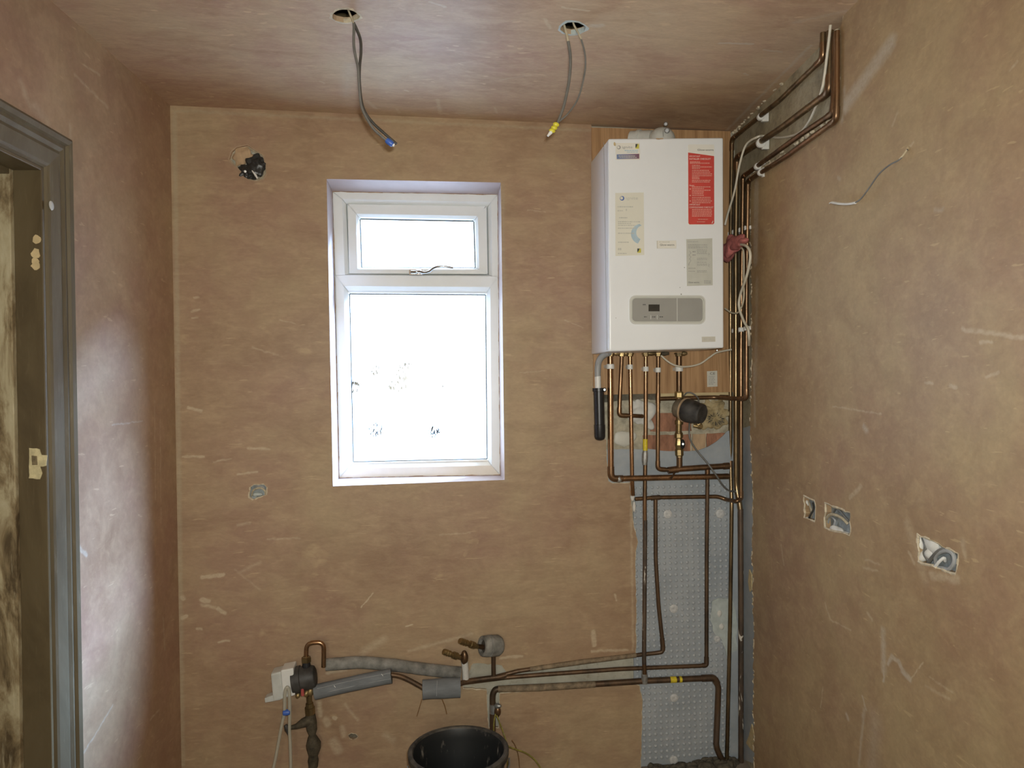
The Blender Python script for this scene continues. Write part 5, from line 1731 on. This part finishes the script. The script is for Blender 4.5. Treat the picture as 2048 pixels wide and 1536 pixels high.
back_box(SOCK[0], 'smallest open socket box in the right wall, nearest the chase', [
    ([(1618, 1004, -.012), (1621, 1015, -.004), (1624, 1024, -.004), (1622, 1034, -.010)], 0.003, M['cable_bare']),
    ([(1626, 1006, -.012), (1627, 1018, -.004), (1622, 1028, -.002), (1617, 1038, -.008)], 0.003, M['cable_dark'])],
    [(1610, 1004, 0.02, 0.012), (1611, 1036, 0.02, 0.008)])
back_box(SOCK[1], 'middle open socket box in the right wall with a cable arching across it', [
    ([(1652, 1050, -.012), (1654, 1036, -.004), (1662, 1029, -.001), (1674, 1031, -.001), (1686, 1038, -.002), (1696, 1048, -.010)], 0.0042, M['cable_bare']),
    ([(1668, 1024, -.012), (1672, 1018, -.006), (1680, 1022, -.004), (1690, 1034, -.004), (1697, 1042, -.004)], 0.003, M['cable_grey']),
    ([(1656, 1046, -.012), (1660, 1034, -.010), (1670, 1040, -.010), (1668, 1052, -.012)], 0.003, M['hose'])],
    [(1651, 1022, 0.012, 0.022), (1676, 1060, 0.035, 0.010), (1690, 1068, 0.022, 0.008)])
back_box(SOCK[2], 'largest open socket box in the right wall with coiled white cables', [
    ([(1872, 1128, -.012), (1872, 1112, -.004), (1882, 1104, -.001), (1896, 1102, -.001), (1907, 1110, -.002), (1908, 1126, -.002), (1898, 1138, -.004), (1884, 1136, -.006), (1874, 1134, -.008)], 0.0045, M['hose']),
    ([(1856, 1128, -.012), (1864, 1116, -.004), (1878, 1102, 0), (1892, 1098, -.004), (1904, 1102, -.010)], 0.0042, M['cable_grey']),
    ([(1868, 1137, -.004), (1878, 1124, -.001), (1888, 1116, -.004), (1890, 1122, -.010)], 0.0034, M['plastic_white']),
    ([(1846, 1076, -.010), (1852, 1092, -.004), (1850, 1108, -.006), (1860, 1124, -.010)], 0.0045, M['cable_grey'])],
    [(1866, 1090, 0.030, 0.024), (1840, 1088, 0.014, 0.028), (1862, 1106, 0.02, 0.015), (1846, 1112, 0.015, 0.014)])

# ================================================================== holes in the window wall
bag = empty('plastic_bag', B(505, 340, -0.01))
tag(bag, 'black plastic bag stuffed into the broken hole high on the window wall', 'bag')
bb = MB()
bb.blob(B(512, 335, -0.012), (0.036, 0, -0.006), (0, 0.022, 0), (0.012, 0, 0.045), 44, 30, 0.42, 62, 1.0)
bb.blob(B(491, 344, -0.014), (0.026, 0, 0.010), (0, 0.018, 0), (-0.012, 0, 0.026), 36, 24, 0.42, 70, 4.0)
for v in bb.v:
    v.y = max(v.y, D - 0.016)
bb.build('bag_body', M['bag'], bag)
MB().tube([B(504, 341, 0.017), B(511, 350, 0.017), B(515, 357, 0.012)], [0.0018, 0.004, 0.0032], 8).build('white_strip', M['plastic_white'], bag, smooth=True)
MB().lathe(B(490.5, 343, 0.012), B(490.5, 343, 0.018), [(0, 0.005), (1, 0.004)], 10).build('white_disc', M['plastic_white'], bag, smooth=True)
hp = ragged(HOLE_TOP, 0.5, 6, True, 9)
hm = MB()
ctr = (497, 328)
lo_h = [(ctr[0] + (x - ctr[0]) * 1.06, ctr[1] + (y - ctr[1]) * 1.06) for x, y in hp]
li_h = [(ctr[0] + (x - ctr[0]) * 0.86, ctr[1] + (y - ctr[1]) * 0.86) for x, y in hp]
vs = onB(lo_h, 0.001) + onB(li_h, -0.014)
n = len(hp)
hm.add(vs, [(i, (i + 1) % n, n + (i + 1) % n, n + i) for i in range(n)])
plabel(hm.build('hole_rim', M['plaster_edge'], wall_back), 'chipped pale rim of the bag filled hole')
plabel(MB().blob(B(484, 312, -0.014), (0.036, 0, 0.012), (0, 0.013, 0), (-0.006, 0, 0.030), 24, 16, 0.5, 60, 2).build('plaster_lump', M['brick_tan'], wall_back, smooth=True), 'broken buff plaster inside the hole')

bx = empty('back_box', B(516, 983, -0.016))
tag(bx, 'small open socket box with grey cables low on the wall left of the window', 'socket box')
mbb = MB().add(onB([(499, 968), (534, 967), (534, 995), (499, 999)], -0.017), [(0, 1, 2, 3)])
mbb.build('metal_box', M['box_grey'], bx)
MB().blob(B(515, 989, -0.010), (0.016, 0, 0), (0, 0.009, 0), (0, 0, 0.008), 14, 10, 0.4, 60, 2).build('plaster_lump', M['filler_thin'], bx, smooth=True)
MB().tube(spline([B(503, 992, -0.014), B(506, 982, -0.004), B(513, 977, 0.0), B(522, 976, -0.002), B(530, 982, -0.006), B(531, 990, -0.014)], 6), 0.0036, 8).build('cable', M['cable_bare'], bx, smooth=True)
MB().tube(spline([B(508, 974, -0.014), B(516, 972, -0.002), B(526, 974, -0.003), B(531, 980, -0.012)], 6), 0.003, 8).build('cable', M['hose'], bx, smooth=True)
rr = MB()
hl = ragged(HOLE_LOW, 0.6, 5, True, 4)
for i in range(len(hl)):
    a, b = hl[i], hl[(i + 1) % len(hl)]
    rr.tube([B(a[0], a[1], -0.002), B(b[0], b[1], -0.002)], random.uniform(0.002, 0.004), 5)
rr.build('hole_rim', M['plaster_edge'], wall_back)
hpz = B(706, 1472.5, -0.017)
plabel(MB().lathe(hpz, hpz + Vector((0, -0.001, 0)), [(0, 0.016), (1, 0.016)], 14).build('dark_hole', M['soot'], wall_back), 'small dark drilled hole near the floor')
rr = MB()
hl = HOLE_PIPE
for i in range(len(hl)):
    a, b = hl[i], hl[(i + 1) % len(hl)]
    rr.tube([B(a[0], a[1], -0.003), B(b[0], b[1], -0.003)], random.uniform(0.0015, 0.003), 5)
rr.build('hole_rim', M['plaster_edge'], wall_back)

# ================================================================== valve with actuator, bottom left
va = empty('valve_assembly', B(627, 1530, 0.06))
tag(va, 'grey and black pump valve on corroded pipework at the bottom left of the wall', 'valve')
VO = 0.075
g0, g1 = B(546, 1372, VO), B(590, 1362, VO)
def gp(x, y, o_=VO):
    return B(x, y, o_)
gb = MB()
def extr(pts, o0, o1):
    return MB().prism([B(x, y, o1) for x, y in pts], Vector((0, o1 - o0, 0)))
extr([(541, 1348), (562, 1343), (567, 1398), (546, 1404)], 0.040, 0.098).build('actuator_cover', M['flue'], va, bevel=0.006)
extr([(561, 1341), (586.5, 1336), (590.5, 1391), (566, 1397)], 0.036, 0.104).build('actuator_cover', M['plastic_white'], va, bevel=0.005)
extr([(529, 1397), (544, 1391), (562, 1396), (561, 1400), (530, 1406)], 0.045, 0.080).build('actuator_lug', M['flue'], va, bevel=0.002)
MB().lathe(B(586, 1361, 0.07), B(632, 1352, 0.07), [(0, 0.046), (0.35, 0.046), (0.37, 0.042), (0.8, 0.041), (0.95, 0.036), (1, 0.028)], 20).build('black_body', M['black_dusty'], va, smooth=True)
MB().lathe(B(614, 1345, 0.07), B(612.5, 1322, 0.07), [(0, 0.016), (0.6, 0.015), (1.0, 0.013)], 14).build('inlet_neck', M['black'], va, smooth=True)
MB().lathe(B(612.8, 1325, 0.07), B(612.3, 1312, 0.07), [(0, 0.013), (0.12, 0.0175), (0.75, 0.0175), (0.85, 0.013), (1, 0.011)], 6).build('compression_nut', M['brass'], va)
MB().tube([B(604.5, 1376, 0.10), B(605.5, 1391, 0.10)], 0.006, 10).build('red_cap', M['red'], va, smooth=True)
for k, (x, y) in enumerate([(596, 1390), (613, 1388), (621, 1385)]):
    MB().blob(B(x, y, 0.085), (0.010, 0, 0), (0, 0.010, 0), (0, 0, 0.012), 12, 8, 0.4, 60, k).build('brass_boss', M['brass_dull'], va, smooth=True)
MB().lathe(B(618, 1390, 0.07), B(620.5, 1428, 0.065), [(0, 0.010), (0.4, 0.010), (0.42, 0.013), (0.62, 0.0145), (0.64, 0.0175), (0.98, 0.0175), (1, 0.012)], 8).build('union', M['brass'], va, smooth=False)
MB().tube([B(620.5, 1426, 0.065), B(622, 1445, 0.062), B(624, 1460, 0.06), B(624.5, 1470, 0.06), B(625, 1476, 0.058), B(627, 1487, 0.055), B(627.5, 1496, 0.055), B(626.5, 1512, 0.052), B(626.5, 1520, 0.05), B(626.5, 1534, 0.05)],
          [0.016, 0.020, 0.018, 0.012, 0.018, 0.026, 0.025, 0.016, 0.019, 0.016], 14).build('drop_pipe', M['rust'], va, smooth=True)
MB().tube([B(622, 1440, 0.062), B(606, 1446, 0.075), B(592, 1453, 0.085), B(578, 1456, 0.095)], [0.020, 0.016, 0.009, 0.006], 12).build('side_branch', M['rust'], va, smooth=True)
MB().tube([B(571, 1450, 0.096), B(575, 1458, 0.096), B(578, 1470, 0.096)], [0.006, 0.010, 0.004], 10).build('tap_lever', M['black_dusty'], va, smooth=True)
cu_ = MB().tube(path([B(612.3, 1316, 0.07), B(613, 1286.5, 0.07), B(648, 1283.5, 0.07), B(647.5, 1334, 0.07)], 0.026, 6), r15, 14)
tag(cu_.build('copper_pipe', M['copper'], smooth=True), 'bright copper pipe bent like a hook above the grey and black valve', 'pipe')
tb_ = empty('clear_tubing', B(570, 1530, 0.10))
tag(tb_, 'loop of clear plastic tubing with a blue clip hanging from the grey valve cover', 'tube')
MB().tube(spline([B(567, 1436, 0.112), B(569, 1420, 0.114), B(569.5, 1398, 0.116), B(570.5, 1382, 0.118), B(574, 1375, 0.119), B(578, 1380, 0.118), B(579, 1398, 0.116), B(579.5, 1420, 0.114), B(579.5, 1436, 0.112)], 6), 0.0062, 10).build('tube_loop', M['clear'], tb_, smooth=True)
MB().tube(spline([B(567, 1434, 0.112), B(562, 1458, 0.112), B(557, 1485, 0.112), B(552, 1512, 0.112), B(545, 1545, 0.112)], 4), 0.0056, 10).build('tube_leg', M['clear'], tb_, smooth=True)
MB().tube(spline([B(579.5, 1434, 0.112), B(579, 1460, 0.112), B(580.5, 1490, 0.112), B(582, 1545, 0.112)], 4), 0.0056, 10).build('tube_leg', M['clear'], tb_, smooth=True)
MB().lathe(B(565.5, 1425.5, 0.116), B(580.5, 1424.5, 0.116), [(0, 0.006), (0.1, 0.0095), (0.5, 0.0105), (0.9, 0.009), (1, 0.006)], 10).build('blue_clip', M['blue'], tb_, smooth=True)

# ================================================================== lagging and the outlets
lg = 'grey foam pipe lagging sleeves'
def lag(pts, r, mat, label, slit=True):
    sp = spline(pts, 8)
    rr_ = []
    for i, p in enumerate(sp):
        rr_.append(r * (1 + 0.05 * noise.noise(p * 30)))
    ob_ = MB().tube(sp, rr_, 20).build('pipe_lagging', mat, smooth=True)
    tag(ob_, label, 'lagging', lg)
    for e, q in ((sp[0], sp[1]), (sp[-1], sp[-2])):
        d = (e - q).normalized()
        MB().lathe(e - d * 0.001, e + d * 0.0006, [(0, r * 0.52), (1, r * 0.52)], 16).build('open_end', M['cable_dark'], ob_)
    return ob_


lag([B(652, 1329.5, 0.040), B(690, 1326.5, 0.040), B(725, 1325, 0.040), B(787, 1330, 0.040), B(842, 1337.5, 0.038), B(921, 1346, 0.036)], 0.0215, M['foam_old'], 'longest grey foam sleeve, smeared with plaster, curving under the plaster line')
l2 = lag([B(630, 1384.5, 0.075), B(680, 1373, 0.078), B(735, 1361, 0.080), B(783, 1352, 0.082)], 0.0255, M['foam'], 'clean grey foam sleeve slanting up beside the black valve')
for k, (a, b) in enumerate([((668, 1371), (671, 1375)), ((763, 1348), (766, 1352))]):
    MB().tube([B(a[0], a[1], 0.106), B(b[0], b[1], 0.106)], 0.0012, 6).build('staple', M['plastic_white'], l2)
for t in (-0.25, 0.2):
    MB().tube([B(634, 1384 + t * 26, 0.0998), B(680, 1373 + t * 26, 0.1028), B(735, 1361 + t * 26, 0.1048), B(781, 1352.5 + t * 26, 0.1068)], 0.0009, 6).build('seam', M['hose'], l2)
l3 = lag([B(845, 1379.5, 0.075), B(880, 1377, 0.075), B(920.5, 1375, 0.075)], 0.034, M['foam'], 'short fat grey foam sleeve with loose wires under the pipes')
MB().tube([B(874.5, 1361, 0.1075), B(873.5, 1377, 0.110), B(873, 1392, 0.1075)], 0.0010, 6).build('tie_wire', M['hose'], l3)
for k, pts in enumerate([[(844, 1398, 0.09), (840, 1412, 0.09), (834, 1432, 0.088)], [(884, 1397, 0.09), (890, 1412, 0.09), (894, 1428, 0.088)]]):
    MB().tube([B(*p) for p in pts], 0.0016, 6).build('loose_wire', M['copper_wire'], l3, smooth=True)
pp = pipe([B(778, 1349, 0.078), B(800, 1352, 0.074), B(820, 1361, 0.072), B(850, 1378, 0.074)], r15 * 1.1, CD, 'short dark pipe linking the slanting sleeve to the fat foam sleeve', 0.03)
pipe([B(916, 1369, 0.070), B(935, 1362, 0.050), B(960, 1358.5, 0.040), B(1000, 1353.5, 0.034), B(1012, 1350, 0.030)], r15 * 1.15, CD, 'dark soldered pipe leaving the fat foam sleeve towards the right', 0.03)

def outlet(p0, p1, p2, label, mat=M['brass']):
    d = Vector(p1) - Vector(p0)
    ob_ = MB().lathe(p0, p1, [(0, 0.0095), (0.12, 0.0115), (0.16, 0.0095), (0.24, 0.0115), (0.28, 0.0095), (0.38, 0.0115), (0.42, 0.009), (0.56, 0.009), (0.58, 0.0125), (0.82, 0.0125), (0.86, 0.0085), (1, 0.0085)], 12).build('hose_outlet', mat, smooth=False)
    tag(ob_, label, 'tap', 'ribbed brass outlets on the pipes')
    return ob_


o1 = outlet(B(887, 1303, 0.10), B(920, 1314.5, 0.075), None, 'lower left ribbed brass outlet above a white painted stub')
MB().blob(B(928.5, 1315, 0.066), (0.014, 0, 0), (0, 0.014, 0), (0, 0, 0.024), 14, 10, 0.15, 60).build('elbow', M['copper_old'], o1, smooth=True)
MB().tube([B(920, 1314, 0.075), B(928, 1316, 0.066)], 0.009, 10).build('tail', M['copper_old'], o1, smooth=True)
MB().tube([B(929, 1322, 0.062), B(931, 1340, 0.050), B(931.5, 1362, 0.046)], 0.0125, 12).build('painted_stub', M['filler'], o1, smooth=True)
o2 = outlet(B(920, 1281.5, 0.12), B(955, 1293, 0.07), None, 'upper right ribbed brass outlet set in a grey foam collar')
MB().tube([B(950, 1292, 0.075), B(978, 1296, 0.045)], 0.0085, 12).build('tail', M['copper_old'], o2, smooth=True)
f0, f1 = B(964, 1292.5, 0.062), B(1003, 1290.5, 0.030)
MB().lathe(f0, f1, [(0.12, 0.0205), (0, 0.026), (0.02, 0.036), (0.28, 0.0385), (0.32, 0.0345), (0.36, 0.0385), (0.8, 0.038), (0.95, 0.030), (1, 0.02)], 22).build('foam_collar', M['foam_old'], o2, smooth=True)
MB().lathe(f0 + (f1 - f0) * 0.10, f0 + (f1 - f0) * 0.13, [(0, 0.021), (1, 0.021)], 18).build('collar_bore', M['cable_dark'], o2)
MB().tube([B(987, 1308, 0.042), B(987, 1335, 0.036), B(987.5, 1358, 0.034)], r15 * 1.05, 12).build('riser', M['copper_dark'], o2, smooth=True)

# earth clamp and wires
ec = empty('earth_clamp', B(992, 1430, 0.02))
tag(ec, 'earth clamp with green and yellow wires on the vertical pipe behind the black bucket', 'clamp')
MB().lathe(B(986.5, 1426, 0.006), B(986.5, 1408, 0.006), [(0, 0.0145), (1, 0.0145)], 14).build('strap', M['steel'], ec, smooth=True)
MB().lathe(B(991, 1412, 0.018), B(1002, 1412, 0.030), [(0, 0.008), (0.5, 0.010), (0.8, 0.006), (1, 0.0045)], 12).build('clamp_screw', M['steel'], ec, smooth=True)
MB().blob(B(995, 1424, 0.022), (0.012, 0, 0), (0, 0.010, 0), (0, 0, 0.020), 12, 8, 0.2, 60).build('clamp_tongue', M['copper_old'], ec, smooth=True)
E_ = M['earth']
MB().tube(spline([B(991, 1428, 0.026), B(988, 1445, 0.05), B(988, 1467, 0.10), B(996, 1480, 0.14), B(1011, 1490, 0.15), B(1030, 1498, 0.14), B(1047, 1504, 0.12), B(1058, 1510, 0.10), B(1070, 1520, 0.09), B(1084, 1540, 0.08)], 6), 0.0026, 8).build('earth_wire', E_, ec, smooth=True)
MB().tube(spline([B(993, 1430, 0.026), B(999, 1445, 0.05), B(1006, 1463, 0.09), B(1012, 1482, 0.10), B(1015, 1500, 0.10), B(1014, 1520, 0.09), B(1018, 1545, 0.08)], 6), 0.0026, 8).build('earth_wire', E_, ec, smooth=True)
MB().tube(spline([B(1024, 1480, 0.12), B(1031, 1492, 0.12), B(1037, 1512, 0.11), B(1040, 1545, 0.10)], 6), 0.0014, 6).build('bare_wire', M['copper_wire'], ec, smooth=True)

# ================================================================== bucket
RB_ = 0.152
bz = 0.325
cpt = Zp(917, 1499, bz)
bcx, bcy = cpt.x, cpt.y
bk = MB()
c0 = Vector((bcx, bcy, 0.0))
c1 = Vector((bcx, bcy, bz))
prof_b = [(0.0, 0.112), (0.03, 0.115), (0.90, RB_ - 0.006), (0.92, RB_ + 0.001), (0.985, RB_ + 0.003), (1.0, RB_), (1.0, RB_ - 0.006), (0.985, RB_ - 0.0085), (0.9, RB_ - 0.011), (0.05, 0.110), (0.03, 0.108)]
bk.lathe(c0, c1, prof_b, 48, True)


def mat_bucket():
    mt, nt, bs = nodes('black bucket plastic')
    f = nz(nt, 34, 5, 0.7, (1, 1, 0.35), 2.0)
    c = ramp(nt, f, [(0.60, (0.016, 0.017, 0.017)), (0.68, (0.11, 0.10, 0.085)), (0.80, (0.36, 0.34, 0.30))])
    nt.links.new(c, bs.inputs['Base Color'])
    bs.inputs['Roughness'].default_value = 0.45
    return mt


rim_m = simple('plaster crusted bucket rim', (0.055, 0.048, 0.038), 0.7, 0, 0.9, 26)
bko = tag(bk.build('bucket', mat_bucket(), smooth=True), 'black plastic builder bucket with plaster splashes below the pipes', 'bucket')
MB().lathe(c1 - Vector((0, 0, 0.022)), c1 + Vector((0, 0, 0.003)), [(0, RB_ - 0.002), (0.1, RB_ + 0.005), (0.85, RB_ + 0.0065), (1.0, RB_ + 0.003), (0.98, RB_ - 0.007), (0.8, RB_ - 0.0095)], 48, False).build('rim', rim_m, bko, smooth=True)
hdl = MB()
pts = []
for k in range(17):
    a = math.radians(180 * k / 16)
    pts.append(Vector((bcx + (RB_ + 0.006) * math.cos(a), bcy - 0.02 - (RB_ - 0.02) * math.sin(a) * 0.98, bz - 0.03 - 0.03 * math.sin(a))))
hdl.tube(pts, 0.003, 8)
hdl.build('handle', M['steel'], bko, smooth=True)

# floor debris along the membrane foot
db = MB()
rnd = random.Random(3)
for k in range(60):
    x = 1290 + rnd.random() * 180
    p = B(x, 1528, rnd.uniform(0.0, 0.05))
    h = rnd.uniform(0.006, 0.016) * (1.5 if x > 1400 else 0.9)
    db.blob(Vector((p.x, p.y, 0.004)), (rnd.uniform(0.01, 0.03), 0, 0), (0, rnd.uniform(0.008, 0.02), 0), (0, 0, h), 9, 6, 0.4, 60, k)
o = db.build('rubble', M['debris'], smooth=True)
o['kind'] = 'stuff'
o['label'] = 'dark crumbs of mortar along the foot of the membrane'
o['category'] = 'rubble'
